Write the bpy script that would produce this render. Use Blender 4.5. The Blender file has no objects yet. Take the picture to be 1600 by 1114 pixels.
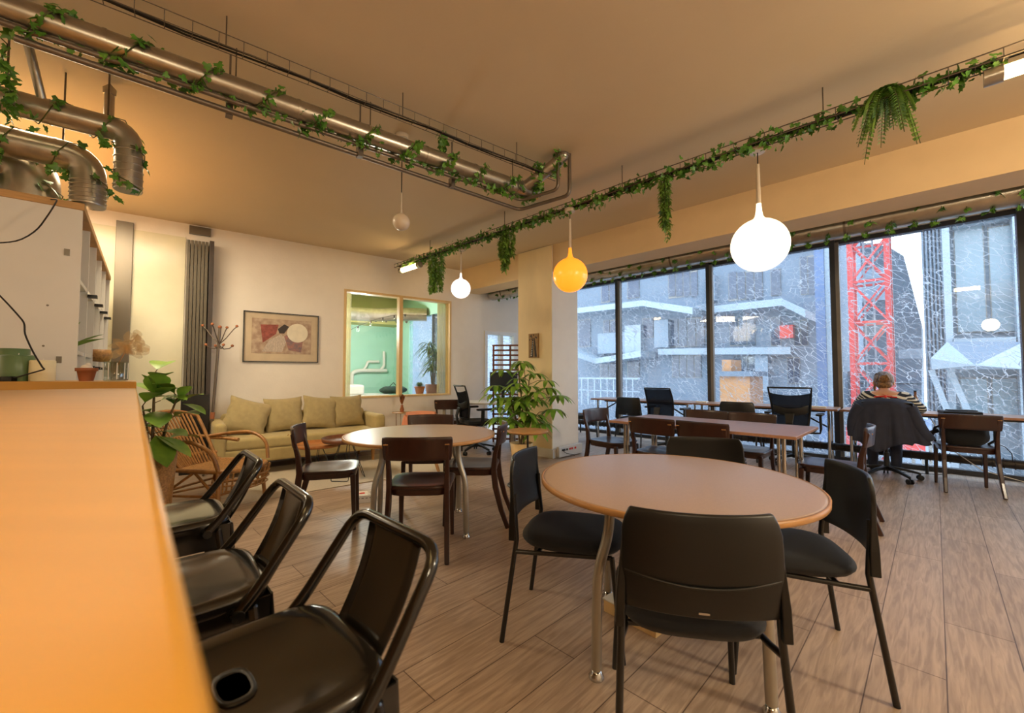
import bpy, math, random
from mathutils import Vector, Matrix
PI = math.pi
S = bpy.context.scene
COL = S.collection
RH = math.sqrt(.5)

# ---------------------------------------------------------------- camera
F, HOR, CH = 660.0, 583.0, 1.22          # focal length in photo pixels, horizon row, camera height
PITCH = math.atan((HOR - 557) / F)
cd = bpy.data.cameras.new('camera'); cam = bpy.data.objects.new('camera', cd); COL.objects.link(cam)
cam.location = (0, 0, CH); cam.rotation_euler = (PI/2 + PITCH, 0, 0)
cd.sensor_width = 36; cd.lens = 36*F/1600; cd.clip_start = .01; cd.clip_end = 300
cd.dof.use_dof = True; cd.dof.focus_distance = 3.2; cd.dof.aperture_fstop = 4.0
S.camera = cam

def ray(x, y):
    a, b, c = (x-800)/F, 1.0, -(y-557)/F
    co, si = math.cos(PITCH), math.sin(PITCH)
    return Vector((a, b*co - c*si, b*si + c*co))
def at(x, y, z=0.0):                      # the point at height z seen there
    r = ray(x, y); t = (z-CH)/r.z
    return Vector((r.x*t, r.y*t, z))
def dep(x, y, Y):                         # the point at distance Y in front of the camera
    r = ray(x, y); t = Y/r.y
    return Vector((r.x*t, Y, CH+r.z*t))
def onv(x, y, V):                         # the point on the vertical plane v = V (parallel to the window wall)
    r = ray(x, y); t = V/(RH*(r.x+r.y))
    return Vector((r.x*t, r.y*t, CH+r.z*t))
def UV(u, v, z=0.0):                      # window-wall frame: u along the glass, v towards it
    return Vector((RH*(u+v), RH*(v-u), z))
WE = Vector((.793, .609, 0)).normalized(); WN = Vector((WE.y, -WE.x, 0)); W0 = Vector((-3.86, 5.43, 0))
def W(s, d=0.0, z=0.0):                   # picture-wall frame: s along the wall, d into the room
    return W0 + WE*s + WN*d + Vector((0, 0, z))
def onW(x, y, d=0.0):
    r = ray(x, y); p0 = W0 + WN*d - Vector((0, 0, CH))
    t = p0.dot(WN)/r.dot(WN)
    return Vector((r.x*t, r.y*t, CH+r.z*t))
def sz(p):                                # (s, z) of a point on that wall
    return (p-W0).dot(WE), p.z

# ---------------------------------------------------------------- mesh builder
class MB:
    def __init__(s): s.v = []; s.f = []; s.s = []
    def add(s, vs, fs, smooth=False, M=None):
        o = len(s.v)
        for p in vs:
            p = Vector(p); s.v.append(M @ p if M is not None else p)
        for f in fs: s.f.append([i+o for i in f]); s.s.append(smooth)
        return s
    def box(s, x, y, z, sx, sy, sz_, rz=0, M=None):
        T = Matrix.Translation((x, y, z)) @ Matrix.Rotation(rz, 4, 'Z')
        if M is not None: T = M @ T
        a, b, c = sx/2, sy/2, sz_/2
        vs = [(-a,-b,-c),(a,-b,-c),(a,b,-c),(-a,b,-c),(-a,-b,c),(a,-b,c),(a,b,c),(-a,b,c)]
        return s.add(vs, [(0,3,2,1),(4,5,6,7),(0,1,5,4),(1,2,6,5),(2,3,7,6),(3,0,4,7)], False, T)
    def prism(s, pts, vec, M=None):       # polygon pts swept by vec
        n = len(pts); vec = Vector(vec)
        vs = [Vector(p) for p in pts] + [Vector(p)+vec for p in pts]
        fs = [list(range(n))[::-1], list(range(n, 2*n))] + [(i, (i+1) % n, n+(i+1) % n, n+i) for i in range(n)]
        return s.add(vs, fs, False, M)
    def tube(s, pts, r, n=8, rs=None, closed=False, M=None, smooth=True, cap=True):
        pts = [Vector(p) for p in pts]; m = len(pts)
        rs = rs or [r]*m
        vs = []; up = None
        for i, p in enumerate(pts):
            if closed: t = pts[(i+1) % m]-pts[i-1]
            else: t = pts[min(i+1, m-1)]-pts[max(i-1, 0)]
            t = t.normalized() if t.length > 1e-9 else Vector((0, 0, 1))
            if up is None:
                up = Vector((0, 0, 1)) if abs(t.z) < .9 else Vector((1, 0, 0))
            a = up - t*up.dot(t)
            if a.length < 1e-6: a = t.orthogonal()
            a.normalize(); up = a; b = t.cross(a)
            for k in range(n):
                w = 2*PI*k/n
                vs.append(p + (a*math.cos(w)+b*math.sin(w))*rs[i])
        fs = []
        for i in range(m if closed else m-1):
            j = (i+1) % m
            for k in range(n): fs.append((i*n+k, i*n+(k+1) % n, j*n+(k+1) % n, j*n+k))
        s.add(vs, fs, smooth, M)
        if cap and not closed:
            s.add(vs[:n], [list(range(n))[::-1]], False, M); s.add(vs[-n:], [list(range(n))], False, M)
        return s
    def cyl(s, p0, p1, r, r2=None, n=16, M=None): return s.tube([p0, p1], r, n, [r, r2 if r2 is not None else r], M=M)
    def sweep(s, pts, wh, side=(1, 0, 0), M=None):   # rectangular bar along pts; wh = (w,h) or a list of them
        pts = [Vector(p) for p in pts]; m = len(pts); side = Vector(side).normalized()
        if isinstance(wh, tuple): wh = [wh]*m
        vs = []
        for i, p in enumerate(pts):
            t = (pts[min(i+1, m-1)]-pts[max(i-1, 0)]).normalized()
            a = (side - t*side.dot(t)).normalized(); b = t.cross(a); w, h = wh[i]
            vs += [p-a*w/2-b*h/2, p+a*w/2-b*h/2, p+a*w/2+b*h/2, p-a*w/2+b*h/2]
        fs = [(3,2,1,0), tuple(range(4*m-4, 4*m))]
        for i in range(m-1):
            for k in range(4): fs.append((i*4+k, i*4+(k+1) % 4, i*4+4+(k+1) % 4, i*4+4+k))
        return s.add(vs, fs, False, M)
    def lathe(s, prof, n=24, c=(0, 0, 0), pw=None, M=None, smooth=True, cap=True):  # prof [(r,z)]; pw: superellipse power for squarish forms
        vs = []; c = Vector(c)
        for r, z in prof:
            for k in range(n):
                w = 2*PI*k/n; cx, sy = math.cos(w), math.sin(w); q = r
                if pw: q = r/((abs(cx)**pw+abs(sy)**pw)**(1/pw))
                vs.append(c+Vector((q*cx, q*sy, z)))
        fs = []; m = len(prof)
        for i in range(m-1):
            for k in range(n): fs.append((i*n+k, i*n+(k+1) % n, (i+1)*n+(k+1) % n, (i+1)*n+k))
        s.add(vs, fs, smooth, M)
        if cap and prof[0][0] > 1e-5: s.add(vs[:n], [list(range(n))[::-1]], False, M)
        if cap and prof[-1][0] > 1e-5: s.add(vs[-n:], [list(range(n))], False, M)
        return s
    def ball(s, c, r, n=20, m=12, M=None):
        if not hasattr(r, '__len__'): r = (r, r, r)
        vs = []; fs = []
        for i in range(m+1):
            a = PI*i/m
            for k in range(n):
                w = 2*PI*k/n
                vs.append((c[0]+r[0]*math.sin(a)*math.cos(w), c[1]+r[1]*math.sin(a)*math.sin(w), c[2]-r[2]*math.cos(a)))
        for i in range(m):
            for k in range(n): fs.append((i*n+k, i*n+(k+1) % n, (i+1)*n+(k+1) % n, (i+1)*n+k))
        return s.add(vs, fs, True, M)
    def slab(s, f, nu, nv, th, M=None, smooth=True):  # f(a,b) in [0,1]^2 -> (point, normal); closed sheet of thickness th
        A = []; B = []
        for j in range(nv+1):
            for i in range(nu+1):
                p, nrm = f(i/nu, j/nv); p = Vector(p); nrm = Vector(nrm).normalized()
                A.append(p+nrm*th/2); B.append(p-nrm*th/2)
        k = (nu+1); N = len(A); fs = []; ed = []
        for j in range(nv):
            for i in range(nu):
                a = j*k+i; fs.append((a, a+1, a+k+1, a+k)); fs.append((N+a, N+a+k, N+a+k+1, N+a+1))
        ring = [i for i in range(nu)]+[j*k+nu for j in range(nv)]+[nv*k+i for i in range(nu, 0, -1)]+[j*k for j in range(nv, 0, -1)]
        for a, b in zip(ring, ring[1:]+ring[:1]): ed.append((b, a, N+a, N+b))
        return s.add(A+B, fs+ed, smooth, M)
    def leaf(s, base, d, L, w, droop=.2, nrm=(0, 0, 1), n=5, fold=.15, shape=.5):
        base = Vector(base); d = Vector(d).normalized(); nrm = Vector(nrm)
        sd = d.cross(nrm)
        sd = sd.normalized() if sd.length > 1e-4 else d.orthogonal().normalized()
        up = sd.cross(d).normalized(); vs = []
        for i in range(n+1):
            t = i/n; p = base + d*(L*t) - Vector((0, 0, 1))*(droop*L*t*t)
            q = w*.5*max(.03, math.sin(PI*(t**(2*shape)))**.8) if 0 < t < 1 else w*.02
            vs += [p-sd*q+up*q*fold*2, p, p+sd*q+up*q*fold*2]
        fs = []
        for i in range(n):
            a = i*3; fs += [(a, a+1, a+4, a+3), (a+1, a+2, a+5, a+4)]
        return s.add(vs, fs, True)
    def ivy(s, p, d, up, z):                # one lobed ivy leaf of size z
        d = Vector(d).normalized(); up = Vector(up); sd = d.cross(up)
        sd = sd.normalized() if sd.length > 1e-4 else d.orthogonal().normalized()
        up = sd.cross(d).normalized(); p = Vector(p)
        o = [(0,0),(.35,-.18),(.55,.12),(.33,.32),(.42,.62),(.17,.62),(0,1.05),(-.17,.62),(-.42,.62),(-.33,.32),(-.55,.12),(-.35,-.18)]
        vs = [p+d*(z*.35)+up*z*.12] + [p+sd*(a*z)+d*(b*z) for a, b in o]; m = len(o)
        return s.add(vs, [(0, 1+i, 1+(i+1) % m) for i in range(m)], True)
    def build(s, name, mat, parent=None, bevel=0, seg=2, sub=0, label=None, solid=0):
        me = bpy.data.meshes.new(name); me.from_pydata([tuple(p) for p in s.v], [], s.f)
        me.polygons.foreach_set('use_smooth', s.s)
        me.validate(); me.update()
        o = bpy.data.objects.new(name, me); COL.objects.link(o)
        if mat: me.materials.append(mat)
        if solid:
            m = o.modifiers.new('solid', 'SOLIDIFY'); m.thickness = solid; m.offset = 0
        if bevel:
            m = o.modifiers.new('bevel', 'BEVEL'); m.width = bevel; m.segments = seg; m.limit_method = 'ANGLE'; m.angle_limit = .6
            m.harden_normals = False
        if sub:
            m = o.modifiers.new('sub', 'SUBSURF'); m.levels = sub; m.render_levels = sub
        if parent: o.parent = parent
        if label: o['label'] = label
        return o

def arc(c, r, a0, a1, n, ax=(1, 0, 0), ay=(0, 0, 1)):
    c = Vector(c); ax = Vector(ax); ay = Vector(ay)
    return [c + ax*(r*math.cos(a0+(a1-a0)*i/n)) + ay*(r*math.sin(a0+(a1-a0)*i/n)) for i in range(n+1)]
def rounded(pts, r, n=5):                  # polyline with rounded corners
    pts = [Vector(p) for p in pts]; out = [pts[0]]
    for i in range(1, len(pts)-1):
        a, b, c = pts[i-1], pts[i], pts[i+1]
        q = min(r, (a-b).length*.49, (c-b).length*.49)
        p0 = b+(a-b).normalized()*q; p1 = b+(c-b).normalized()*q
        for k in range(n+1):
            t = k/n; out.append(p0*(1-t)**2+b*2*t*(1-t)+p1*t*t)
    return out+[pts[-1]]
def resample(pts, step):
    pts = [Vector(p) for p in pts]; out = []
    for a, b in zip(pts, pts[1:]):
        n = max(1, int((b-a).length/step))
        out += [a.lerp(b, i/n) for i in range(n)]
    return out+[pts[-1]]

# ---------------------------------------------------------------- scene bookkeeping
def tag(o, label, cat, group=None, kind=None):
    o['label'] = label; o['category'] = cat
    if group: o['group'] = group
    if kind: o['kind'] = kind
    return o
def thing(name, label, cat, loc=(0, 0, 0), face=None, rz=0, group=None):
    o = bpy.data.objects.new(name, None); COL.objects.link(o); o.empty_display_size = .1
    o.location = loc
    o.rotation_euler = (0, 0, math.atan2(-face[0], face[1]) if face is not None else rz)
    return tag(o, label, cat, group)
def struct(o): o['kind'] = 'structure'; return o
def copy_tree(o, parent=None):
    c = o.copy(); COL.objects.link(c)
    if parent: c.parent = parent
    for ch in list(o.children): copy_tree(ch, c)
    return c
USED = {}
def place(key, maker, loc, face, label, group=None):   # first call makes the thing, later ones copy it with its parts
    if key not in USED: USED[key] = o = maker()
    else: o = copy_tree(USED[key])
    o.location = loc; o.rotation_euler = (0, 0, math.atan2(-face[0], face[1])); o['label'] = label
    if group: o['group'] = group
    return o

# ---------------------------------------------------------------- materials
def lin(c): return tuple(((x/255)/12.92 if x/255 <= .04045 else ((x/255+.055)/1.055)**2.4) for x in c)
def mat(name, rgb, rough=.5, metal=0, var=.08, scale=6, stretch=(1, 1, 1), rot=0, bump=0, bscale=60, emit=0, spec=None, coat=0, trans=0, second=None, coord='Object', sheen=0):
    m = bpy.data.materials.new(name); m.use_nodes = True; nt = m.node_tree; N = nt.nodes; L = nt.links
    b = N['Principled BSDF']; c = lin(rgb)
    b.inputs['Roughness'].default_value = rough; b.inputs['Metallic'].default_value = metal
    if spec is not None: b.inputs['Specular IOR Level'].default_value = spec
    if coat: b.inputs['Coat Weight'].default_value = coat; b.inputs['Coat Roughness'].default_value = .1
    if trans: b.inputs['Transmission Weight'].default_value = trans
    if sheen: b.inputs['Sheen Weight'].default_value = sheen
    tc = N.new('ShaderNodeTexCoord'); mp = N.new('ShaderNodeMapping'); L.new(tc.outputs[coord], mp.inputs[0])
    mp.inputs['Scale'].default_value = stretch; mp.inputs['Rotation'].default_value = (0, 0, rot)
    nz = N.new('ShaderNodeTexNoise'); nz.inputs['Scale'].default_value = scale; nz.inputs['Detail'].default_value = 5
    L.new(mp.outputs[0], nz.inputs['Vector'])
    rp = N.new('ShaderNodeValToRGB'); L.new(nz.outputs[0], rp.inputs[0])
    c2 = lin(second) if second else tuple(min(1, x*(1+var)) for x in c)
    c1 = c if second else tuple(x*(1-var) for x in c)
    rp.color_ramp.elements[0].color = (*c1, 1); rp.color_ramp.elements[1].color = (*c2, 1)
    rp.color_ramp.elements[0].position = .3; rp.color_ramp.elements[1].position = .7
    L.new(rp.outputs[0], b.inputs['Base Color'])
    if emit:
        L.new(rp.outputs[0], b.inputs['Emission Color']); b.inputs['Emission Strength'].default_value = emit
    if bump:
        n2 = N.new('ShaderNodeTexNoise'); n2.inputs['Scale'].default_value = bscale; n2.inputs['Detail'].default_value = 3
        L.new(mp.outputs[0], n2.inputs['Vector'])
        bp = N.new('ShaderNodeBump'); bp.inputs['Strength'].default_value = bump; bp.inputs['Distance'].default_value = .01
        L.new(n2.outputs[0], bp.inputs['Height']); L.new(bp.outputs[0], b.inputs['Normal'])
    return m

m_wall = mat('plaster_paint', (240, 231, 218), .8, var=.02, bump=.12, bscale=45)
m_ceil = mat('ceiling_paint', (214, 194, 162), .85, var=.03, scale=1.2, bump=.1, bscale=30)
m_beam = mat('beam_paint', (226, 196, 150), .8, var=.02, bump=.1, bscale=40)
m_plywall = mat('column_board', (232, 208, 160), .6, var=.08, scale=3, stretch=(1, 1, .4))
m_white = mat('white_lacquer', (226, 222, 214), .35, var=.02)
m_skirt = mat('skirting', (222, 216, 206), .5, var=.03)
m_black = mat('black_plastic', (15, 15, 15), .38, var=.15, bump=.03, bscale=300)
m_bfab = mat('black_fabric', (22, 23, 27), .85, var=.15, bump=.3, bscale=500, sheen=.1)
m_bmet = mat('black_steel', (20, 19, 18), .32, var=.2, scale=12, coat=.25)
m_stool = mat('lacquered_steel', (30, 27, 24), .16, metal=.35, var=.25, scale=5, coat=.35)
m_dwood = mat('dark_stained_beech', (52, 27, 20), .3, var=.25, scale=5, stretch=(6, 6, 1), coat=.15)
m_top = mat('beech_laminate', (186, 160, 140), .34, var=.06, scale=260, stretch=(1, .5, 1), spec=.5)
m_edge = mat('beech_edge', (186, 138, 84), .4, var=.12, scale=20, stretch=(1, 1, 6))
m_desk = mat('desk_laminate', (168, 124, 96), .35, var=.08, scale=60, stretch=(1, .2, 1))
m_count = mat('counter_wood', (198, 144, 48), .36, var=.06, scale=5, stretch=(.6, 8, 1), rot=-.84)
m_ply = mat('plywood', (196, 152, 96), .55, var=.12, scale=8, stretch=(1, 1, 12))
m_silver = mat('silver_tube', (168, 162, 150), .34, metal=.55, var=.04)
m_chrome = mat('chrome', (200, 200, 200), .12, metal=1, var=.03)
m_galv = mat('galvanised_steel', (176, 168, 154), .3, metal=.9, var=.12, scale=14, bump=.04, bscale=25)
m_pipe = mat('steel_pipe', (120, 108, 96), .4, metal=.6, var=.12, scale=9)
m_rod = mat('threaded_rod', (110, 98, 84), .45, metal=.7, var=.1, scale=40)
m_cable = mat('black_cable', (26, 22, 19), .55, var=.2)
m_ivy = mat('ivy_leaves', (58, 112, 34), .42, second=(112, 160, 58), scale=9)
m_vine = mat('vine_stem', (74, 80, 34), .7, var=.2)
m_fern = mat('fern_leaves', (88, 134, 48), .5, second=(150, 184, 80), scale=12)
m_fig = mat('fig_leaves', (70, 122, 42), .35, second=(148, 180, 66), scale=5)
m_sch = mat('umbrella_leaves', (78, 130, 42), .35, second=(150, 186, 68), scale=7)
m_bark = mat('bark', (104, 82, 54), .8, var=.25, scale=20)
m_soil = mat('soil', (48, 36, 28), .95, var=.3, scale=40, bump=.5)
m_sofa = mat('olive_upholstery', (190, 170, 114), .9, var=.07, scale=14, bump=.4, bscale=400, sheen=.2)
m_cush = mat('khaki_linen', (174, 156, 110), .9, var=.08, scale=20, bump=.4, bscale=350, sheen=.2)
m_oak = mat('oak_leg', (186, 136, 76), .5, var=.15, scale=10, stretch=(4, 4, .6))
m_wick = mat('rattan_cane', (158, 110, 58), .42, var=.3, scale=22, coat=.1)
m_wrap = mat('rattan_binding', (170, 124, 70), .5, var=.35, scale=70)
m_mesh = None
m_jack = mat('navy_jacket', (42, 46, 64), .85, var=.15, scale=14, bump=.35, bscale=200)
m_terra = mat('terracotta', (164, 100, 64), .75, var=.12, scale=12)
m_grn = mat('green_wax', (96, 124, 84), .4, var=.06, coat=.1)
m_cream = mat('cream_wax', (236, 226, 186), .45, var=.04)
m_skin = mat('skin', (214, 160, 128), .55, var=.05)
m_hair = mat('dark_blond_hair', (74, 52, 32), .45, second=(168, 128, 78), scale=16, stretch=(6, 1, 2.5), bump=.8, bscale=30)
m_red = mat('red_ribbon', (214, 48, 36), .5, var=.06)
m_salm = mat('salmon_plastic', (226, 150, 112), .5, var=.04)
m_alum = mat('grey_aluminium', (118, 110, 98), .35, metal=.55, var=.08, stretch=(1, 1, .1))
m_slat = mat('brown_slat', (120, 66, 40), .5, var=.2, scale=8)
m_frame = mat('window_frame_paint', (66, 66, 68), .45, metal=.3, var=.1)
m_frame2 = mat('mullion_grey', (132, 126, 118), .45, metal=.3, var=.06)
m_cwood = mat('pale_wood_frame', (224, 190, 134), .5, var=.08, scale=8, stretch=(4, 4, .5))
m_teal = mat('mint_green_paint', (172, 220, 202), .75, var=.05, scale=1.5)
m_olive = mat('olive_paint', (190, 184, 120), .8, var=.05, scale=1.5)
m_paper = mat('paper', (238, 232, 222), .7, var=.03)
m_fin = mat('convector_tube', (58, 52, 48), .5, metal=.4, var=.2, scale=30)
# ---------------------------------------------------------------- special materials
def nodes(name):
    m = bpy.data.materials.new(name); m.use_nodes = True
    return m, m.node_tree.nodes, m.node_tree.links, m.node_tree.nodes['Principled BSDF']
def m_floor_():
    m, N, L, b = nodes('floor_planks')
    tc = N.new('ShaderNodeTexCoord'); mp = N.new('ShaderNodeMapping'); L.new(tc.outputs['Object'], mp.inputs[0])
    mp.inputs['Rotation'].default_value = (0, 0, -PI/4)      # planks run towards the window wall
    br = N.new('ShaderNodeTexBrick'); L.new(mp.outputs[0], br.inputs[0])
    br.inputs['Scale'].default_value = 1; br.inputs['Brick Width'].default_value = 1.5; br.inputs['Row Height'].default_value = .225
    br.inputs['Mortar Size'].default_value = .0022; br.inputs['Bias'].default_value = 0; br.offset = .37
    br.inputs['Color1'].default_value = (*lin((186, 165, 145)), 1); br.inputs['Color2'].default_value = (*lin((172, 151, 131)), 1)
    br.inputs['Mortar'].default_value = (*lin((100, 80, 66)), 1)
    m2 = N.new('ShaderNodeMapping'); L.new(mp.outputs[0], m2.inputs[0]); m2.inputs['Scale'].default_value = (1.3, 15, 1)
    nz = N.new('ShaderNodeTexNoise'); L.new(m2.outputs[0], nz.inputs[0]); nz.inputs['Scale'].default_value = 3.2
    nz.inputs['Detail'].default_value = 9; nz.inputs['Distortion'].default_value = .9
    rp = N.new('ShaderNodeValToRGB'); L.new(nz.outputs[0], rp.inputs[0])
    rp.color_ramp.elements[0].position = .36; rp.color_ramp.elements[1].position = .66
    rp.color_ramp.elements[0].color = (.74, .70, .67, 1); rp.color_ramp.elements[1].color = (1.12, 1.1, 1.08, 1)
    mx = N.new('ShaderNodeMix'); mx.data_type = 'RGBA'; mx.blend_type = 'MULTIPLY'; mx.inputs[0].default_value = 1
    L.new(br.outputs['Color'], mx.inputs[6]); L.new(rp.outputs[0], mx.inputs[7]); L.new(mx.outputs[2], b.inputs['Base Color'])
    b.inputs['Roughness'].default_value = .42; b.inputs['Specular IOR Level'].default_value = .4
    bp = N.new('ShaderNodeBump'); bp.inputs['Strength'].default_value = .12; bp.inputs['Distance'].default_value = .004
    L.new(nz.outputs[0], bp.inputs['Height']); L.new(bp.outputs[0], b.inputs['Normal'])
    return m
m_floor = m_floor_()
def m_glass_(name, crackle=True, tint=(.90, .95, .98), refl=.06):
    m = bpy.data.materials.new(name); m.use_nodes = True; nt = m.node_tree; N = nt.nodes; L = nt.links
    N.remove(N['Principled BSDF']); out = N['Material Output']
    tr = N.new('ShaderNodeBsdfTransparent'); tr.inputs[0].default_value = (*tint, 1)
    gl = N.new('ShaderNodeBsdfGlossy'); gl.inputs['Roughness'].default_value = .01
    mg = N.new('ShaderNodeMixShader'); lw = N.new('ShaderNodeLayerWeight'); lw.inputs[0].default_value = .25
    mr = N.new('ShaderNodeMapRange'); L.new(lw.outputs['Facing'], mr.inputs[0]); mr.inputs[3].default_value = refl; mr.inputs[4].default_value = .45
    pw = N.new('ShaderNodeMath'); pw.operation = 'POWER'; L.new(lw.outputs['Facing'], pw.inputs[0]); pw.inputs[1].default_value = 3
    L.new(pw.outputs[0], mr.inputs[0])
    L.new(mr.outputs[0], mg.inputs[0]); L.new(tr.outputs[0], mg.inputs[1]); L.new(gl.outputs[0], mg.inputs[2])
    if not crackle:
        L.new(mg.outputs[0], out.inputs[0]); return m
    # crackled film: thin white lines on the glass
    tc = N.new('ShaderNodeTexCoord'); mp = N.new('ShaderNodeMapping'); L.new(tc.outputs['Object'], mp.inputs[0])
    mp.inputs['Rotation'].default_value = (0, 0, PI/4)
    sx = N.new('ShaderNodeSeparateXYZ'); L.new(mp.outputs[0], sx.inputs[0])
    cb = N.new('ShaderNodeCombineXYZ'); L.new(sx.outputs[0], cb.inputs[0]); L.new(sx.outputs[2], cb.inputs[1])
    def lines(scale, rot, stretch, w0, w1, dist):
        m0 = N.new('ShaderNodeMapping'); L.new(cb.outputs[0], m0.inputs[0]); m0.inputs['Rotation'].default_value = (0, 0, rot)
        mm = N.new('ShaderNodeMapping'); L.new(m0.outputs[0], mm.inputs[0]); mm.inputs['Scale'].default_value = stretch
        nz = N.new('ShaderNodeTexNoise'); L.new(mm.outputs[0], nz.inputs[0]); nz.inputs['Scale'].default_value = 5; nz.inputs['Detail'].default_value = 4
        mxv = N.new('ShaderNodeMix'); mxv.data_type = 'VECTOR'; mxv.inputs[0].default_value = dist
        L.new(mm.outputs[0], mxv.inputs[4]); L.new(nz.outputs['Color'], mxv.inputs[5])
        vo = N.new('ShaderNodeTexVoronoi'); vo.feature = 'DISTANCE_TO_EDGE'; vo.inputs['Scale'].default_value = scale
        L.new(mxv.outputs[1], vo.inputs['Vector'])
        r = N.new('ShaderNodeMapRange'); L.new(vo.outputs['Distance'], r.inputs[0])
        r.inputs[1].default_value = w0; r.inputs[2].default_value = w1; r.inputs[3].default_value = 1; r.inputs[4].default_value = 0
        return r.outputs[0]
    a = lines(13.0, .66, (.5, 1.5, 1), .010, .034, .08)
    c = lines(15, .66, (.8, 1.15, 1), .010, .034, .16)
    nz = N.new('ShaderNodeTexNoise'); L.new(cb.outputs[0], nz.inputs[0]); nz.inputs['Scale'].default_value = .9; nz.inputs['Detail'].default_value = 2
    sel = N.new('ShaderNodeMapRange'); L.new(nz.outputs[0], sel.inputs[0]); sel.inputs[1].default_value = .42; sel.inputs[2].default_value = .58
    mixl = N.new('ShaderNodeMix'); L.new(sel.outputs[0], mixl.inputs[0]); L.new(a, mixl.inputs[2]); L.new(c, mixl.inputs[3])
    n3 = N.new('ShaderNodeTexNoise'); L.new(cb.outputs[0], n3.inputs[0]); n3.inputs['Scale'].default_value = 3.2; n3.inputs['Detail'].default_value = 3
    r3 = N.new('ShaderNodeMapRange'); L.new(n3.outputs[0], r3.inputs[0]); r3.inputs[1].default_value = .36; r3.inputs[2].default_value = .6
    r3.inputs[3].default_value = .3; r3.inputs[4].default_value = .85
    ml = N.new('ShaderNodeMath'); ml.operation = 'MULTIPLY'; L.new(mixl.outputs[0], ml.inputs[0]); L.new(r3.outputs[0], ml.inputs[1])
    n4 = N.new('ShaderNodeTexNoise'); L.new(cb.outputs[0], n4.inputs[0]); n4.inputs['Scale'].default_value = 1.6
    r4 = N.new('ShaderNodeMapRange'); L.new(n4.outputs[0], r4.inputs[0]); r4.inputs[3].default_value = .02; r4.inputs[4].default_value = .09
    ad = N.new('ShaderNodeMath'); ad.operation = 'ADD'; ad.use_clamp = True; L.new(ml.outputs[0], ad.inputs[0]); L.new(r4.outputs[0], ad.inputs[1])
    df = N.new('ShaderNodeBsdfDiffuse'); df.inputs[0].default_value = (.66, .70, .73, 1)
    tl = N.new('ShaderNodeBsdfTranslucent'); tl.inputs[0].default_value = (.66, .70, .74, 1)
    m1 = N.new('ShaderNodeMixShader'); m1.inputs[0].default_value = .7; L.new(df.outputs[0], m1.inputs[1]); L.new(tl.outputs[0], m1.inputs[2])
    m2 = N.new('ShaderNodeMixShader'); L.new(ad.outputs[0], m2.inputs[0]); L.new(mg.outputs[0], m2.inputs[1]); L.new(m1.outputs[0], m2.inputs[2])
    L.new(m2.outputs[0], out.inputs[0]); return m
m_pane = m_glass_('crackled_glass'); m_clear = m_glass_('clear_glass', False, (.97, .985, .97), .05)
m_tumbler = m_glass_('tumbler_glass', False, (.80, .86, .84), .14)
m_mirror = mat('partition_glass', (222, 216, 188), .22, var=.03, spec=.4)
def m_glow(name, rgb, st):
    m, N, L, b = nodes(name); b.inputs['Base Color'].default_value = (.9, .88, .84, 1); b.inputs['Roughness'].default_value = .25
    nz = N.new('ShaderNodeTexNoise'); nz.inputs['Scale'].default_value = 3
    rp = N.new('ShaderNodeValToRGB'); L.new(nz.outputs[0], rp.inputs[0]); c = lin(rgb)
    rp.color_ramp.elements[0].color = (*[x*.97 for x in c], 1); rp.color_ramp.elements[1].color = (*c, 1)
    L.new(rp.outputs[0], b.inputs['Emission Color']); b.inputs['Emission Strength'].default_value = st
    return m
m_gl_big = m_glow('opal_glass_bright', (255, 243, 212), .92); m_gl_white = m_glow('opal_glass_cool', (255, 242, 236), .98)
m_gl_amb = m_glow('opal_glass_amber', (255, 138, 20), .85); m_gl_amb.node_tree.nodes['Principled BSDF'].inputs['Base Color'].default_value = (.85, .42, .10, 1); m_gl_off = mat('opal_glass_unlit', (214, 198, 176), .25, var=.03)
m_tube = m_glow('lamp_tube', (255, 214, 150), 14.0)
def m_curtain_(name, rgb, alpha):
    m = bpy.data.materials.new(name); m.use_nodes = True; nt = m.node_tree; N = nt.nodes; L = nt.links; N.remove(N['Principled BSDF'])
    tr = N.new('ShaderNodeBsdfTransparent'); tl = N.new('ShaderNodeBsdfTranslucent'); df = N.new('ShaderNodeBsdfDiffuse')
    nz = N.new('ShaderNodeTexNoise'); nz.inputs['Scale'].default_value = 25
    rp = N.new('ShaderNodeValToRGB'); L.new(nz.outputs[0], rp.inputs[0]); c = lin(rgb)
    rp.color_ramp.elements[0].color = (*[x*.9 for x in c], 1); rp.color_ramp.elements[1].color = (*c, 1)
    L.new(rp.outputs[0], tl.inputs[0]); L.new(rp.outputs[0], df.inputs[0])
    a = N.new('ShaderNodeMixShader'); a.inputs[0].default_value = .5; L.new(df.outputs[0], a.inputs[1]); L.new(tl.outputs[0], a.inputs[2])
    bb = N.new('ShaderNodeMixShader'); bb.inputs[0].default_value = alpha; L.new(tr.outputs[0], bb.inputs[1]); L.new(a.outputs[0], bb.inputs[2])
    L.new(bb.outputs[0], N['Material Output'].inputs[0]); return m
m_mesh = m_curtain_('office_mesh', (40, 41, 46), .86)
m_curt = m_curtain_('sheer_curtain', (244, 236, 196), .6)
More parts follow.
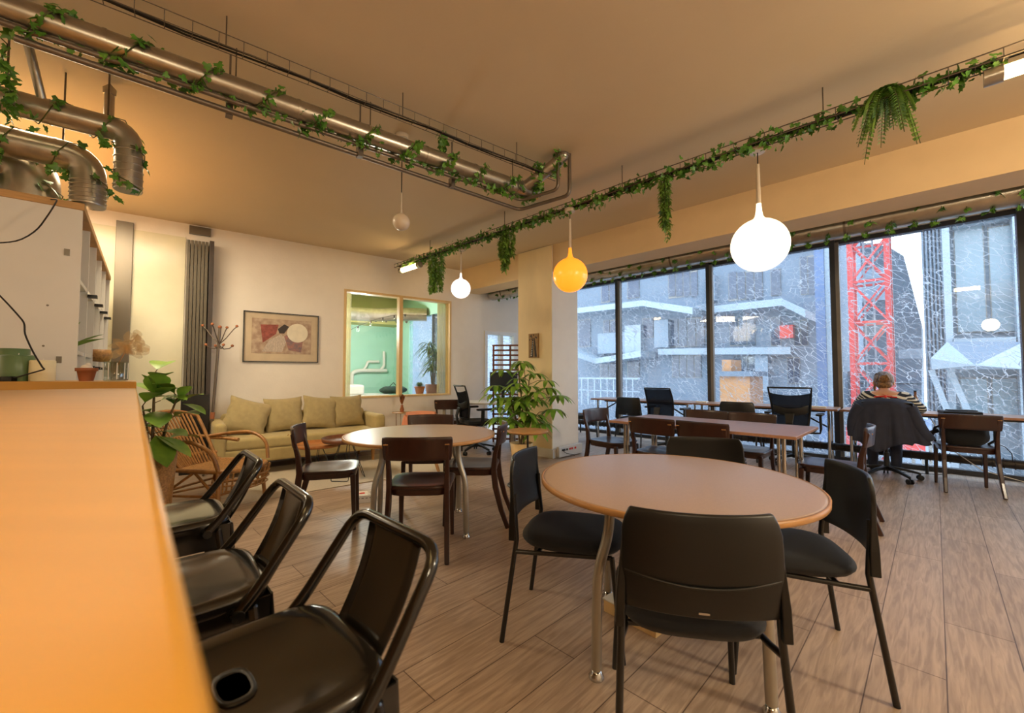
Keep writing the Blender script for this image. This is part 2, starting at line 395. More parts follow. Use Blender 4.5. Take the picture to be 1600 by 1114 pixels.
def m_bands(name, c1, c2, period, axis=2, rough=.8, frac=.5, vec=None):
    m, N, L, b = nodes(name); tc = N.new('ShaderNodeTexCoord'); d = N.new('ShaderNodeVectorMath'); d.operation = 'DOT_PRODUCT'
    v = [0, 0, 0]; v[axis] = 1; L.new(tc.outputs['Object'], d.inputs[0]); d.inputs[1].default_value = vec or v
    dv = N.new('ShaderNodeMath'); dv.operation = 'DIVIDE'; L.new(d.outputs['Value'], dv.inputs[0]); dv.inputs[1].default_value = period
    fr = N.new('ShaderNodeMath'); fr.operation = 'FRACT'; L.new(dv.outputs[0], fr.inputs[0])
    g = N.new('ShaderNodeMath'); g.operation = 'GREATER_THAN'; L.new(fr.outputs[0], g.inputs[0]); g.inputs[1].default_value = frac
    mx = N.new('ShaderNodeMix'); mx.data_type = 'RGBA'; L.new(g.outputs[0], mx.inputs[0])
    mx.inputs[6].default_value = (*lin(c1), 1); mx.inputs[7].default_value = (*lin(c2), 1); L.new(mx.outputs[2], b.inputs['Base Color'])
    b.inputs['Roughness'].default_value = rough; return m
m_shirt = m_bands('striped_jersey', (28, 30, 40), (226, 222, 210), .034, 2, .85, .52, vec=(.25, -.45, .9))
m_rug = mat('beige_rug', (208, 196, 174), .95, var=.12, scale=130, bump=.6, bscale=260)
m_print = mat('art_print', (158, 128, 108), .6, second=(198, 176, 150), scale=16)

# ---------------------------------------------------------------- the setting
ZC = 3.1
V_GL, V_B0, V_B1, Z_B = 7.47, 4.76, 5.17, 2.70      # glass, beam faces, beam underside
S0, S1 = -3.2, 6.42                                  # picture wall from the bar end to the window wall
floor_pts = [UV(3.6, -3.2), UV(3.6, V_GL+.1), W(S1+.2, -.2), W(S0-.3, -.2), UV(-9.0, -3.2)]
# footprint of the picture wall side in order, extended left of the bar
struct(MB().prism([UV(3.6,-3.2,-.12), UV(3.6,V_GL+.12,-.12), W(6.62,-.3,-.12), W(5.4,-3.8,-.12), W(-4.4,-3.8,-.12), W(-4.6,1.8,-.12)], (0, 0, .12)).build('floor', m_floor))
struct(MB().prism([UV(3.6,-3.2,ZC), UV(3.6,V_GL+.12,ZC), W(6.55,-.1,ZC), W(-4.4,-.1,ZC), W(-4.6,1.8,ZC)], (0, 0, .15)).build('ceiling', m_ceil))
def wallbox(mb, s0, s1, z0, z1, d0=-.16, d1=0.0):
    return mb.prism([W(s0, d0, z0), W(s1, d0, z0), W(s1, d1, z0), W(s0, d1, z0)], (0, 0, z1-z0))
# window and doorway openings in the picture wall
a, zt = sz(onW(538, 451)); b_, _ = sz(onW(705, 471)); _, zb = sz(onW(620, 620)); _, zt = sz(onW(620, 461))
ws0, ws1, wz0, wz1 = a, b_, zb, zt
da, dzt = sz(onW(757, 517)); db, _ = sz(onW(806, 524))
wl = MB()
wallbox(wl, S0-1.4, ws0, 0, ZC); wallbox(wl, ws0, ws1, 0, wz0); wallbox(wl, ws0, ws1, wz1, ZC); wallbox(wl, ws1, da, 0, ZC)
wallbox(wl, da, db, dzt, ZC); wallbox(wl, db, S1, 0, ZC)
struct(wl.build('wall_far', m_wall))
# beam, column, other walls
ub = RH*(W(0).x-W(0).y)
# beam ends on the picture wall
def s_at_v(v):    # s where the picture wall meets a plane of constant v
    return (v - RH*(W0.x+W0.y))/(RH*(WE.x+WE.y))
struct(MB().prism([W(s_at_v(V_B0), 0, Z_B), UV(3.6, V_B0, Z_B), UV(3.6, V_B1, Z_B), W(s_at_v(V_B1), 0, Z_B)], (0, 0, ZC-Z_B)).build('trim_1', m_beam))
cc = at(858, 717); cu = RH*(cc.x-cc.y); cv = V_B0-.02
cl = RH*(onv(811, 600, cv).x-onv(811, 600, cv).y)
col = MB().prism([UV(cl, cv, 0), UV(cu, cv, 0), UV(cu, cv+.62, 0), UV(cl, cv+.62, 0)], (0, 0, ZC)).build('column', m_wall)
struct(col)
struct(MB().prism([UV(cl, cv-.018, .12), UV(cu+.004, cv-.018, .12), UV(cu+.004, cv-.002, .12), UV(cl, cv-.002, .12)], (0, 0, ZC-.13)).build('trim_2', m_plywall))
sk = MB()
sk.prism([UV(cl, cv-.04, 0), UV(cu+.04, cv-.04, 0), UV(cu+.04, cv-.002, 0), UV(cl, cv-.002, 0)], (0, 0, .13))
sk.prism([UV(cu+.002, cv-.002, 0), UV(cu+.04, cv-.002, 0), UV(cu+.04, cv+.62, 0), UV(cu+.002, cv+.62, 0)], (0, 0, .13))
struct(sk.build('baseboard_column', m_skirt, bevel=.004))
b1 = MB(); wallbox(b1, S0-1.2, da-.04, 0, .09, .001, .016); wallbox(b1, db+.04, S1, 0, .09, .001, .016)
struct(b1.build('baseboard_far', m_skirt, bevel=.003))
struct(MB().prism([UV(3.6, -3.2, 0), UV(3.75, -3.2, 0), UV(3.75, V_GL+.1, 0), UV(3.6, V_GL+.1, 0)], (0, 0, ZC)).build('wall_right', m_wall))
p, q = UV(3.6, -3.2), W(-4.6, 1.8); n_ = Vector((q-p)).cross(Vector((0, 0, 1))).normalized()*.15
struct(MB().prism([p, q, q-n_, p-n_], (0, 0, ZC)).build('wall_rear', m_wall))
p, q = W(-4.6, 1.8), W(-4.6, -.2); n_ = WE*.15
struct(MB().prism([p, q, q-n_, p-n_], (0, 0, ZC)).build('wall_left', m_wall))

# window wall: panes between mullions, frames top and bottom
u_of = lambda px: (lambda P: RH*(P.x-P.y))(onv(px, 560, V_GL))
mul = [u_of(967), u_of(1110), u_of(1306)]
uL = RH*(W(S1).x-W(S1).y)+.1
step = mul[2]-mul[1]
edges = [uL-.1, mul[0], mul[1], mul[2], mul[2]+1.72, mul[2]+3.44, 3.6]
for i, (u0, u1) in enumerate(zip(edges, edges[1:])):
    g = MB().prism([UV(u0+.03, V_GL, .06), UV(u1-.03, V_GL, .06), UV(u1-.03, V_GL+.02, .06), UV(u0+.03, V_GL+.02, .06)], (0, 0, ZC-.12))
    struct(g.build('window_%d' % (i+1), m_pane))
    if i:
        mm = MB().prism([UV(u0-.03, V_GL-.07, .0), UV(u0+.03, V_GL-.07, 0), UV(u0+.03, V_GL+.09, 0), UV(u0-.03, V_GL+.09, 0)], (0, 0, ZC))
        struct(mm.build('trim_%d' % (i+2), m_frame))
        m2 = MB().prism([UV(u0+.03, V_GL-.075, .06), UV(u0+.075, V_GL-.075, .06), UV(u0+.075, V_GL-.005, .06), UV(u0+.03, V_GL-.005, .06)], (0, 0, ZC-.1))
        struct(m2.build('trim_%d' % (i+12), m_frame2))
fr = MB()
fr.prism([UV(uL-.1, V_GL-.04, 0), UV(3.6, V_GL-.04, 0), UV(3.6, V_GL+.08, 0), UV(uL-.1, V_GL+.08, 0)], (0, 0, .06))
fr.prism([UV(uL-.1, V_GL-.04, ZC-.06), UV(3.6, V_GL-.04, ZC-.06), UV(3.6, V_GL+.08, ZC-.06), UV(uL-.1, V_GL+.08, ZC-.06)], (0, 0, .06))
struct(fr.build('trim_30', m_frame))

# the interior window: frame, centre bar, panes
wf = MB(); t = .035
wallbox(wf, ws0, ws0+t, wz0, wz1, -.14, .012); wallbox(wf, ws1-t, ws1, wz0, wz1, -.14, .012)
wallbox(wf, ws0+t, ws1-t, wz1-t, wz1, -.14, .012); wallbox(wf, ws0+t, ws1-t, wz0, wz0+t*.8, -.14, .012)
wm, _ = sz(onW(626, 540)); wallbox(wf, wm-.03, wm+.03, wz0+t*.8, wz1-t, -.10, .012)
struct(wf.build('trim_40', m_cwood))
for k, (p, q) in enumerate(((ws0+t, wm-.03), (wm+.03, ws1-t))):
    g = MB(); wallbox(g, p+.001, q-.001, wz0+t*.8+.001, wz1-t-.001, -.06, -.052); struct(g.build('window_%d' % (20+k), m_clear))
# glazed door to the terrace in the alcove
df = MB(); wallbox(df, da, da+.06, 0, dzt, -.13, .02); wallbox(df, db-.06, db, 0, dzt, -.13, .02); wallbox(df, da+.06, db-.06, dzt-.06, dzt, -.13, .02)
dm = (da+db)/2+.03; wallbox(df, dm-.035, dm+.035, 0, dzt-.06, -.1, 0)
dd = df.build('door_1', m_white); struct(dd)
for p, q in ((da+.06, dm-.035), (dm+.035, db-.06)):
    g = MB(); wallbox(g, p+.001, q-.001, .02, dzt-.061, -.07, -.06); struct(g.build('pane', m_pane, dd))
# room behind the interior window
D2 = -3.4
rb = MB(); wallbox(rb, ws0-3.2, ws1+.4, 0, ZC, D2-.1, D2); wallbox(rb, ws0-3.3, ws0-3.2, 0, ZC, D2, -.16)
wallbox(rb, ws1+.3, ws1+.4, 0, .5, D2, -.16); wallbox(rb, ws1+.3, ws1+.4, 2.45, ZC, D2, -.16); wallbox(rb, ws1+.3, ws1+.4, .5, 2.45, D2, -2.5); 
struct(rb.build('wall_annex', m_teal))
struct(MB().prism([W(ws0-3.3, D2-.1, 2.95), W(ws1+.4, D2-.1, 2.95), W(ws1+.4, -.16, 2.95), W(ws0-3.3, -.16, 2.95)], (0, 0, .1)).build('ceiling_annex', m_olive))
bm = MB(); wallbox(bm, ws0-3.2, ws1+.3, 2.35, 2.949, D2+.001, D2+.55); struct(bm.build('trim_41', m_olive))
g = MB(); wallbox(g, ws1+.33, ws1+.34, .5, 2.45, -2.5, -.16); struct(g.build('window_30', m_pane))
g = MB(); wallbox(g, ws1+.31, ws1+.4, .5, 2.45, -1.36, -1.30); struct(g.build('trim_42', m_frame))
# ---------------------------------------------------------------- chairs
def lerp(a, b, t): return a+(b-a)*t
def black_chair():                        # front is +Y
    t = thing('stacking_chair', 'x', 'chair')
    for s in (-1, 1):
        MB().tube([(s*.245, -.30, 0), (s*.225, -.235, .46), (s*.217, -.246, .58), (s*.214, -.250, .66)], .0115, 10).build('leg', m_bmet, t)
        MB().tube([(s*.225, .235, 0), (s*.205, .19, .425)], .0115, 10).build('leg', m_bmet, t)
    f = MB()
    for s in (-1, 1): f.tube(rounded([(s*.229, -.245, .405), (s*.205, -.15, .40), (s*.2, .19, .42)], .04), .0105, 8)
    f.tube([(-.2, .16, .418), (.2, .16, .418)], .01, 8); f.tube([(-.2, -.14, .402), (.2, -.14, .402)], .01, 8)
    f.build('seat_frame', m_bmet, t)
    def sh(a, b):
        x = (a-.5)*2; y = (b-.5)*2
        ex = .225*(1-.10*max(0, -y)**2)*(1-.05*y*y); X = x*ex*(1 - .06*abs(y)**4)
        Y = .015 + y*.222*(1-.10*abs(x)**3)
        Z = .462 - .03*max(0, y-.55)**1.5*2 + .012*x*x + .012*max(0, -y)**2
        return (X, Y, Z), (0, 0, 1)
    MB().lathe([(0, -.062), (.11, -.058), (.17, -.044), (.208, -.024), (.222, -.004), (.221, .008), (.208, .020), (.17, .028), (.10, .031), (0, .030)], 44, pw=3.4, M=Matrix.Translation((0, -.005, .448)) @ Matrix.Diagonal((1.03, 1.09, 1, 1))).build('seat', m_bfab, t)
    def bk(a, b):
        x = (a-.5)*2; z = .516 + .299*b
        hw = .232 - .012*b - (.02*max(0, b-.85)/.15 if b > .85 else 0)
        lean = -.285 - .05*(z-.5) ; Y = lean + .045*abs(x)**2.2 - .03*math.sin(b*PI)*.3
        return (x*hw, Y, z), (0-.35*x, 1, .12)
    b = MB(); b.slab(bk, 16, 10, .016); b.build('backrest', m_black, t, bevel=.006)
    for s in (-1, 1): MB().sweep([(s*.231, -.252, .455), (s*.228, -.252, .55), (s*.217, -.258, .74)], [(.026, .034), (.026, .032), (.008, .008)]).build('backrest_rim', m_black, t, bevel=.006)
    rr = MB(); rr.tube([((a/12-.5)*2*.215, bk(a/12, .38)[0][1]-.010, .628-.02*math.cos((a/12-.5)*PI)) for a in range(13)], .005, 6)
    rr.build('rib', m_black, t)
    MB().box(0, bk(.5, .06)[0][1]-.012, .535, .03, .003, .006).build('badge', m_chrome, t)
    return t
def wood_chair():
    t = thing('wooden_chair', 'x', 'chair')
    for s in (-1, 1):
        MB().sweep([(s*.205, -.315, 0), (s*.198, -.262, .14), (s*.192, -.215, .32), (s*.19, -.20, .46), (s*.192, -.212, .58), (s*.197, -.258, .76)],
                   [(.030, .034), (.032, .040), (.034, .046), (.034, .046), (.030, .036), (.026, .022)]).build('leg', m_dwood, t, bevel=.007)
        MB().sweep([(s*.192, .195, 0), (s*.186, .178, .43)], [(.026, .026), (.038, .038)]).build('leg', m_dwood, t, bevel=.007)
    def st(a, b):
        x = (a-.5)*2; y = (b-.5)*2
        k = 1/((abs(x)**5+abs(y)**5)**.2) if (abs(x) > .001 or abs(y) > .001) else 1
        m = max(abs(x), abs(y)); k = (k*m) if m > 0 else 1
        X = x*k*.218*(1+.04*y); Y = -.005 + y*k*.215
        d = math.exp(-((X/.15)**4+((Y+.02)/.14)**4))
        return (X, Y, .458-.014*d), (0, 0, 1)
    MB().slab(st, 18, 18, .022).build('seat', m_dwood, t, bevel=.006)
    MB().lathe([(.200, .405), (.207, .447)], 32, (0, -.004, 0), pw=5).build('apron', m_dwood, t, bevel=.004)
    def bk(a, b):
        x = (a-.5)*2; z = .645+.155*b
        hw = .222 + .01*b; rnd = 1-.06*max(0, abs(b-.5)*2-.7)**2*4
        return (x*hw*rnd, -.262-.10*(z-.72) + .05*x*x - .02, z+.004*(1-x*x)), (-.45*x, 1, .1)
    MB().slab(bk, 16, 6, .02).build('backrest', m_dwood, t, bevel=.007)
    for s in (-1, 1): MB().box(s*.198, -.2815, .755, .03, .006, .006).build('dowel', m_oak, t)
    return t
def star_base(t, r=.30, m=None):
    m = m or m_black
    for k in range(5):
        a = 2*PI*k/5+.3; d = Vector((math.cos(a), math.sin(a), 0)); sd = (-d.y, d.x, 0)
        lg = MB().sweep([d*.03+Vector((0, 0, .125)), d*.16+Vector((0, 0, .11)), d*r+Vector((0, 0, .075))], [(.05, .04), (.042, .03), (.03, .024)], sd).build('leg', m, t, bevel=.006)
        c = MB(); p = d*r
        for q in (-.016, .016):
            o = Vector(sd)*q; c.cyl(p+o*1.5+Vector((0, 0, .03)), p+o*.55+Vector((0, 0, .03)), .029, n=14)
        c.cyl(p+Vector((0, 0, .05)), p+Vector((0, 0, .075)), .01)
        c.build('caster', m_black, lg)
    MB().cyl((0, 0, .09), (0, 0, .30), .03, .026).cyl((0, 0, .28), (0, 0, .42), .018).build('gas_column', m_black, t)
def office_chair(kind):
    t = thing('office_chair', 'x', 'chair'); star_base(t)
    def st(a, b):
        x = (a-.5)*2; y = (b-.5)*2
        k = (1-.08*y*y*abs(x)); return (x*.24*k, .02+y*.235*(1-.05*x*x), .475-.02*max(0, y-.5)), (0, 0, 1)
    MB().slab(st, 12, 12, .06).build('seat', m_bfab, t, bevel=.02, seg=3)
    MB().box(0, 0, .43, .22, .26, .03).build('tilt_mechanism', m_black, t, bevel=.01)
    z0, z1 = ((.54, 1.03), (.56, .99), (.56, .89))[kind]
    def bp(x, z): b = (z-z0)/(z1-z0); return Vector((x, -.235-.10*b + .05*(x/.23)**2 + .035*math.sin(b*PI), z))
    hw = lambda b: (.19+.05*b if kind == 0 else .215-.02*abs(b-.6))
    def bk(a, b):
        bb = b*(.86 if kind == 0 else .97); z = z0+(z1-z0)*bb; x = (a-.5)*2*hw(bb)*.96
        if kind == 0 and b > .9: z -= (b-.9)*.30*(1-(2*a-1)**2)
        return bp(x, z), (-.25*(a-.5), 1, .1)
    MB().slab(bk, 12, 12, .007).build('backrest', m_mesh, t)
    ring = [(-1, k/8) for k in range(9)]+[(k/4, 1) for k in (-3, -2, -1, 0, 1, 2, 3)]+[(1, k/8) for k in range(8, -1, -1)]+[(k/4, 0) for k in (3, 2, 1, 0, -1, -2, -3)]
    MB().tube([bp(x*hw(b), z0+(z1-z0)*b) for x, b in ring], .012, 8, closed=True).build('back_frame', m_black, t)
    MB().sweep([(0, -.10, .43), (0, -.30, .45), (0, -.32, .58), (0, -.285, .70)], [(.07, .03), (.07, .03), (.08, .022), (.11, .016)]).build('spine', m_black, t, bevel=.006)
    if kind == 0:
        MB().slab(lambda a, b: (bp((a-.5)*.4, .66+.10*b)-Vector((0, .025, .05*math.cos((a-.5)*PI)-.05)), (0, 1, 0)), 10, 2, .012).build('lumbar_band', m_black, t, bevel=.004)
    for s in (-1, 1):
        ar = MB().sweep([(s*.15, -.02, .43), (s*.29, -.02, .44), (s*.30, -.02, .50), (s*.295, -.01, .665)], [(.05, .022), (.05, .022), (.05, .028), (.05, .028)], (0, 1, 0)).build('armrest', m_black, t, bevel=.006)
        MB().box(s*.29, .02, .68, .075, .25, .03).build('arm_pad', m_black, ar, bevel=.012)
    return t
def bar_stool():                          # front is +Y, towards the bar
    t = thing('bar_stool', 'x', 'stool'); Hs = .76
    MB().lathe([(.154, Hs-.05), (.162, Hs-.018), (.158, Hs-.004), (.146, Hs), (.12, Hs-.006), (.05, Hs-.012), (0, Hs-.012)], 40, pw=5).build('seat', m_stool, t)
    MB().lathe([(.022, Hs-.0105), (.028, Hs-.008), (.03, Hs-.0105)], 20, pw=3, M=Matrix.Translation((0, .03, 0)) @ Matrix.Diagonal((1.5, .9, 1, 1))).build('hand_hole', m_black, t)
    for sx in (-1, 1):
        for sy in (-1, 1):
            MB().sweep([(sx*.205, sy*.205, 0), (sx*.165, sy*.165, .40), (sx*.133, sy*.133, Hs-.03)], [(.022, .022), (.04, .03), (.07, .03)], (sx, -sy, 0)).build('leg', m_stool, t, bevel=.006)
    b = MB()
    for z, k in ((.22, .181), (.47, .156)):
        for p, q in (((-k, -k), (k, -k)), ((k, -k), (k, k)), ((k, k), (-k, k)), ((-k, k), (-k, -k))): b.sweep([(*p, z), (*q, z)], (.014, .024), (0, 0, 1))
    b.build('footrest', m_stool, t)
    for k in range(4):
        a = k*PI/2; sk = MB().prism([(-.150, -.163, Hs-.09), (.150, -.163, Hs-.09), (.152, -.158, Hs-.02), (-.152, -.158, Hs-.02)], (0, .004, 0), Matrix.Rotation(a, 4, 'Z')); sk.build('skirt', m_stool, t)
    hoop = rounded([(-.168, -.085, Hs-.04), (-.162, -.125, Hs+.0), (-.150, -.238, Hs+.157), (.150, -.238, Hs+.157), (.162, -.125, Hs+.0), (.168, -.085, Hs-.04)], .05, 6)
    MB().tube(hoop, .0115, 10).build('back_hoop', m_stool, t)
    MB().slab(lambda a, b: (((a-.5)*lerp(.165, .19, b), lerp(-.160, -.238, b)-.012*math.sin(b*PI)-.006*(1-(2*a-1)**2), lerp(Hs-.03, Hs+.157, b)), (0, 1, .45)), 6, 10, .004).build('splat', m_stool, t)
    for s in (-1, 1): MB().cyl((s*.150, -.09, Hs-.036), (s*.182, -.09, Hs-.036), .012, n=10).build('bolt', m_bmet, t)
    return t

def dirv(a, b): d = Vector(b)-Vector(a); d.z = 0; return d.normalized()
G1 = 'black stacking chairs around the near round table'
NT = Vector((.727, 1.957, 0)); FT = Vector((-.729, 3.406, 0))
def put_black(x, y, face, label, g): return place('black', black_chair, (x, y, 0), face, label, g)
def mid_from_rear(a, b, back=.29):        # seat centre from the two rear feet
    m = (Vector(a)+Vector(b))/2; d = (Vector(b)-Vector(a)).normalized(); n = Vector((-d.y, d.x, 0))
    if n.dot(NT-m) < 0: n = -n
    return m+n*back, n
p, n = mid_from_rear((-.04, 1.96, 0), (.12, 2.44, 0)); put_black(p.x, p.y, n, 'black padded chair left of the near round table, seen from its side', G1)
p, n = mid_from_rear((1.39, 1.57, 0), (1.55, 2.09, 0)); put_black(p.x, p.y, n, 'black padded chair right of the near round table, facing left', G1)
put_black(.603, 1.525, (.19, 1), 'black padded chair in front of the near round table, its back to the viewer', G1)
put_black(1.13, 2.42, (-.30, -1), 'black padded chair at the far side of the near round table, facing the viewer', G1)

def put_wood(x, y, face, label, g): return place('wood', wood_chair, (x, y, 0), face, label, g)
G2 = 'dark wooden chairs around the far round table'
put_wood(-1.47, 3.47, (.96, .28), 'dark wooden chair at the left of the far round table, nearest the sofa', G2)
put_wood(-.635, 3.045, (-.05, 1), 'dark wooden chair in front of the far round table, its back to the viewer', G2)
put_wood(-.335, 3.60, (-1, .06), 'dark wooden chair at the right of the far round table, facing left', G2)
put_wood(-.80, 4.02, (.06, -1), 'dark wooden chair behind the far round table, facing the viewer', G2)
G3 = 'dark wooden chairs around the long meeting table'
TV = Vector((RH, RH, 0)); TU = Vector((RH, -RH, 0))
def uvput(u, v, face, label, g, fn=put_wood): q = UV(u, v); return fn(q.x, q.y, face, label, g)
uvput(-1.90, 3.985, TV, 'dark wooden chair on the near side of the long meeting table, the left of two', G3)
uvput(-1.42, 3.985, TV+TU*.06, 'dark wooden chair on the near side of the long meeting table, the right of two', G3)
uvput(-1.83, 4.68, -TV, 'dark wooden chair on the window side of the long meeting table, the left of two', G3)
uvput(-1.37, 4.68, -TV, 'dark wooden chair on the window side of the long meeting table, the right of two', G3)
uvput(-2.60, 4.22, TU-TV*.1, 'dark wooden chair at the left end of the long meeting table, beside the column', G3)
uvput(-.64, 4.42, -TU-TV*.05, 'dark wooden chair at the right end of the long meeting table, empty', G3)
put_wood(-1.02, 6.95, (-.1, 1), 'dark wooden chair in the alcove under the interior window, beside the desk', None)
put_wood(4.78, 4.50, (.58, .81), 'dark wooden chair at the window bench holding the backpack', None)
G4 = 'black stacking chairs along the window bench'
uvput(-4.62, 6.42, (TV+TU*.75), 'black chair at the far left end of the window bench, turned sideways by the column', G4, put_black)
uvput(-3.66, 6.68, TV, 'black chair at the window bench, second from the column', G4, put_black)
uvput(-2.02, 6.75, TV-TU*.1, 'black chair at the window bench between the two mesh office chairs', G4, put_black)
def put_off(k, u, v, face, label):
    q = UV(u, v); o = place('off%d' % k, lambda: office_chair(k), (q.x, q.y, 0), face, label, 'mesh office chairs'); return o
put_off(1, -2.98, 6.40, TV+TU*.05, 'black mesh office chair at the window bench left of centre, smooth rounded back')
put_off(0, -1.36, 6.72, TV-TU*.05, 'black mesh office chair at the window bench right of centre, open handle at its top')
q = Vector((-.55, 6.55, 0)); o = place('off0', lambda: office_chair(0), q, (.9, .45), 'black mesh office chair at the alcove desk beside the interior window', 'mesh office chairs')
o = place('off2', lambda: office_chair(2), (4.37, 4.97, 0), (.62, .78), 'black swivel office chair under the seated person, draped with a jacket', 'mesh office chairs')
G5 = 'black metal bar stools along the counter'
for (mx, my), fc, lb in (((-.335, .74), (-.70, -.72), 'black metal bar stool nearest the viewer, its whole back showing'),
                         ((-.675, 1.01), (-.74, -.67), 'black metal bar stool in the middle of the row along the counter'),
                         ((-1.055, 1.45), (-.74, -.67), 'black metal bar stool farthest along the counter, nearest the rattan armchair')):
    f = Vector((*fc, 0)).normalized(); c0 = Vector((mx, my, 0))+f*.09
    place('stool', bar_stool, c0, f, lb, G5)

# ---------------------------------------------------------------- tables
def round_table(loc, label, angs, R=.59):
    t = thing('round_table', label, 'table', loc, group='round dining tables')
    MB().lathe([(0, .722), (R-.006, .722), (R-.006, .7385), (R-.02, .74), (0, .74)], 72).build('table_top', m_top, t)
    MB().lathe([(R-.006, .716), (R, .718), (R+.001, .738), (R-.008, .7406), (R-.008, .716), (R-.006, .716)], 72, cap=False).build('edge_band', m_edge, t)
    for a in angs:
        d = Vector((math.cos(a), math.sin(a), 0)); Z = lambda r, z: d*r+Vector((0, 0, z))
        lg = MB().tube(rounded([Z(.365, .72), Z(.37, .56), Z(.435, .42), Z(.445, .035)], .12, 6), .021, 14).build('leg', m_silver, t)
        MB().lathe([(.030, 0), (.031, .010), (.022, .022), (.018, .036), (0, .036)], 18, Z(.445, 0)).build('foot', m_chrome, lg)
    f = MB()
    for i in range(len(angs)):
        a, b = angs[i], angs[(i+1) % len(angs)]
        f.sweep([(.345*math.cos(a), .345*math.sin(a), .70), (.345*math.cos(b), .345*math.sin(b), .70)], (.02, .04), (0, 0, 1))
    f.build('apron_frame', m_silver, t)
    return t
a0 = math.radians(209)
round_table(NT, 'round beech table nearest the viewer, on bent silver legs', [a0, a0+PI*.49, a0+PI, a0+PI*1.49])
a1 = math.radians(-29)
round_table(FT, 'round beech table in the middle of the room, between the sofa and the near table', [a1, a1+PI*.46, a1+PI, a1+PI*1.46])
# long folding table
t = thing('meeting_table', 'long rectangular wooden table with chrome folding legs by the window', 'table', UV(-1.56, 4.20))
t.rotation_euler = (0, 0, -PI/4)
MB().box(0, 0, .728, 1.62, .86, .024).build('table_top', m_desk, t, bevel=.003)
for sx in (-1, 1):
    for sy in (-.3, .3):
        MB().cyl((sx*.70, sy, 0), (sx*.70, sy, .715), .017, n=14).cyl((sx*.665, sy, .02), (sx*.665, sy, .715), .014, n=14).build('leg', m_chrome, t)
    MB().cyl((sx*.70, -.3, .12), (sx*.70, .3, .12), .012).sweep([(sx*.68, 0, .66), (sx*.30, 0, .70)], (.02, .01), (0, 1, 0)).build('brace', m_chrome, t)
MB().box(0, 0, .70, 1.5, .05, .03).build('under_rail', m_bmet, t)
def bench(u0, u1, v0, v1, dep_, label):
    c = (UV(u0, v0)+UV(u1, v1))/2; d = (UV(u1, v1)-UV(u0, v0)); Ln = d.length
    t = thing('window_bench', label, 'desk', c, group='window benches'); t.rotation_euler = (0, 0, math.atan2(d.y, d.x))
    MB().box(0, dep_/2, .738, Ln, dep_, .026).build('table_top', m_desk, t, bevel=.003)
    for sx in (-1, 1):
        for y in (.10, dep_-.1): MB().cyl((sx*(Ln/2-.10), y, 0), (sx*(Ln/2-.10), y, .725), .02, n=14).build('leg', m_chrome, t)
        MB().sweep([(sx*(Ln/2-.12), .3*dep_, .5), (sx*(Ln/2-.5), .3*dep_, .72)], (.015, .02), (0, 1, 0)).build('brace', m_bmet, t)
    MB().box(0, dep_*.5, .705, Ln-.3, .05, .035).build('under_rail', m_bmet, t)
    return t
bench(-4.55, -2.72, 6.62, 6.72, .55, 'long wooden window bench at the left, behind two black chairs')
bench(-2.70, -.90, 6.73, 6.84, .55, 'long wooden window bench in the middle, between the window bars')
bench(-.88, 1.75, 6.86, 6.86, .55, 'long wooden window bench at the right, where the person sits')
# alcove desk
t = thing('office_desk', 'white-topped desk with steel legs in the alcove behind the plant', 'desk', (-.52, 7.02, 0), rz=-.06)
MB().box(0, 0, .735, 1.2, .7, .025).build('table_top', m_white, t, bevel=.003)
for sx in (-.54, .54):
    for sy in (-.3, .3): MB().box(sx, sy, .36, .05, .05, .72).build('leg', m_silver, t, bevel=.004)
t = thing('monitor', 'black computer monitor on the alcove desk behind the slatted screen', 'monitor', (-.14, 7.18, .7476), rz=.4)
MB().box(0, 0, .33, .50, .03, .32).build('screen', m_black, t, bevel=.006); MB().box(0, .03, .13, .05, .03, .24).build('stand', m_black, t)
MB().box(0, .03, .008, .2, .16, .016).build('base', m_black, t, bevel=.004)
# pedestal table by the column
p = Vector((.17, 4.62, 0))
t = thing('pedestal_table', 'small round wooden side table on a black stem and ring foot beside the column', 'table', p)
MB().lathe([(0, .575), (.21, .575), (.222, .585), (.222, .597), (.215, .6), (0, .6)], 48).build('table_top', m_edge, t)
MB().cyl((0, 0, .01), (0, 0, .58), .011, n=12).build('stem', m_bmet, t)
MB().tube(arc((-.06, 0, .013), .15, 0, 2*PI*.97, 32, (1, 0, 0), (0, 1, 0)), .012, 8).tube([(0, 0, .013), (.09, 0, .013)], .011, 8).tube([(0, 0, .013), (-.21, 0, .013)], .011, 8).build('ring_foot', m_bmet, t)
R_ = random.Random(7)
# ---------------------------------------------------------------- counter and what stands on it
ZK = 1.15
ke = Vector((-.668, .744, 0)).normalized(); kn = Vector((ke.y, -ke.x, 0))       # along the counter (away), and towards the room
k_far = at(213, 606, ZK); k_far.z = 0
k0 = k_far - ke*3.1
def K(a, b, z=0.0): return k0+ke*a+kn*b+Vector((0, 0, z))                        # a along, b across (0 = room edge)
t = thing('bar_counter', 'long pale wooden bar counter running away from the viewer at the left', 'counter', K(1.5, -.4))
def kbox(mb, a0, a1, b0, b1, z0, z1):
    o = K(1.5, -.4); return mb.prism([K(a0, b0, z0)-o, K(a1, b0, z0)-o, K(a1, b1, z0)-o, K(a0, b1, z0)-o], (0, 0, z1-z0))
kbox(MB(), 0, 3.1, -.85, 0, ZK-.04, ZK).build('counter_top', m_count, t, bevel=.006, seg=3)
kbox(MB(), .05, 3.05, -.72, -.42, 0, ZK-.04).build('counter_body', m_white, t)
kbox(MB(), .05, 3.05, -.42, -.40, 0, ZK-.04).build('front_panel', m_ply, t)
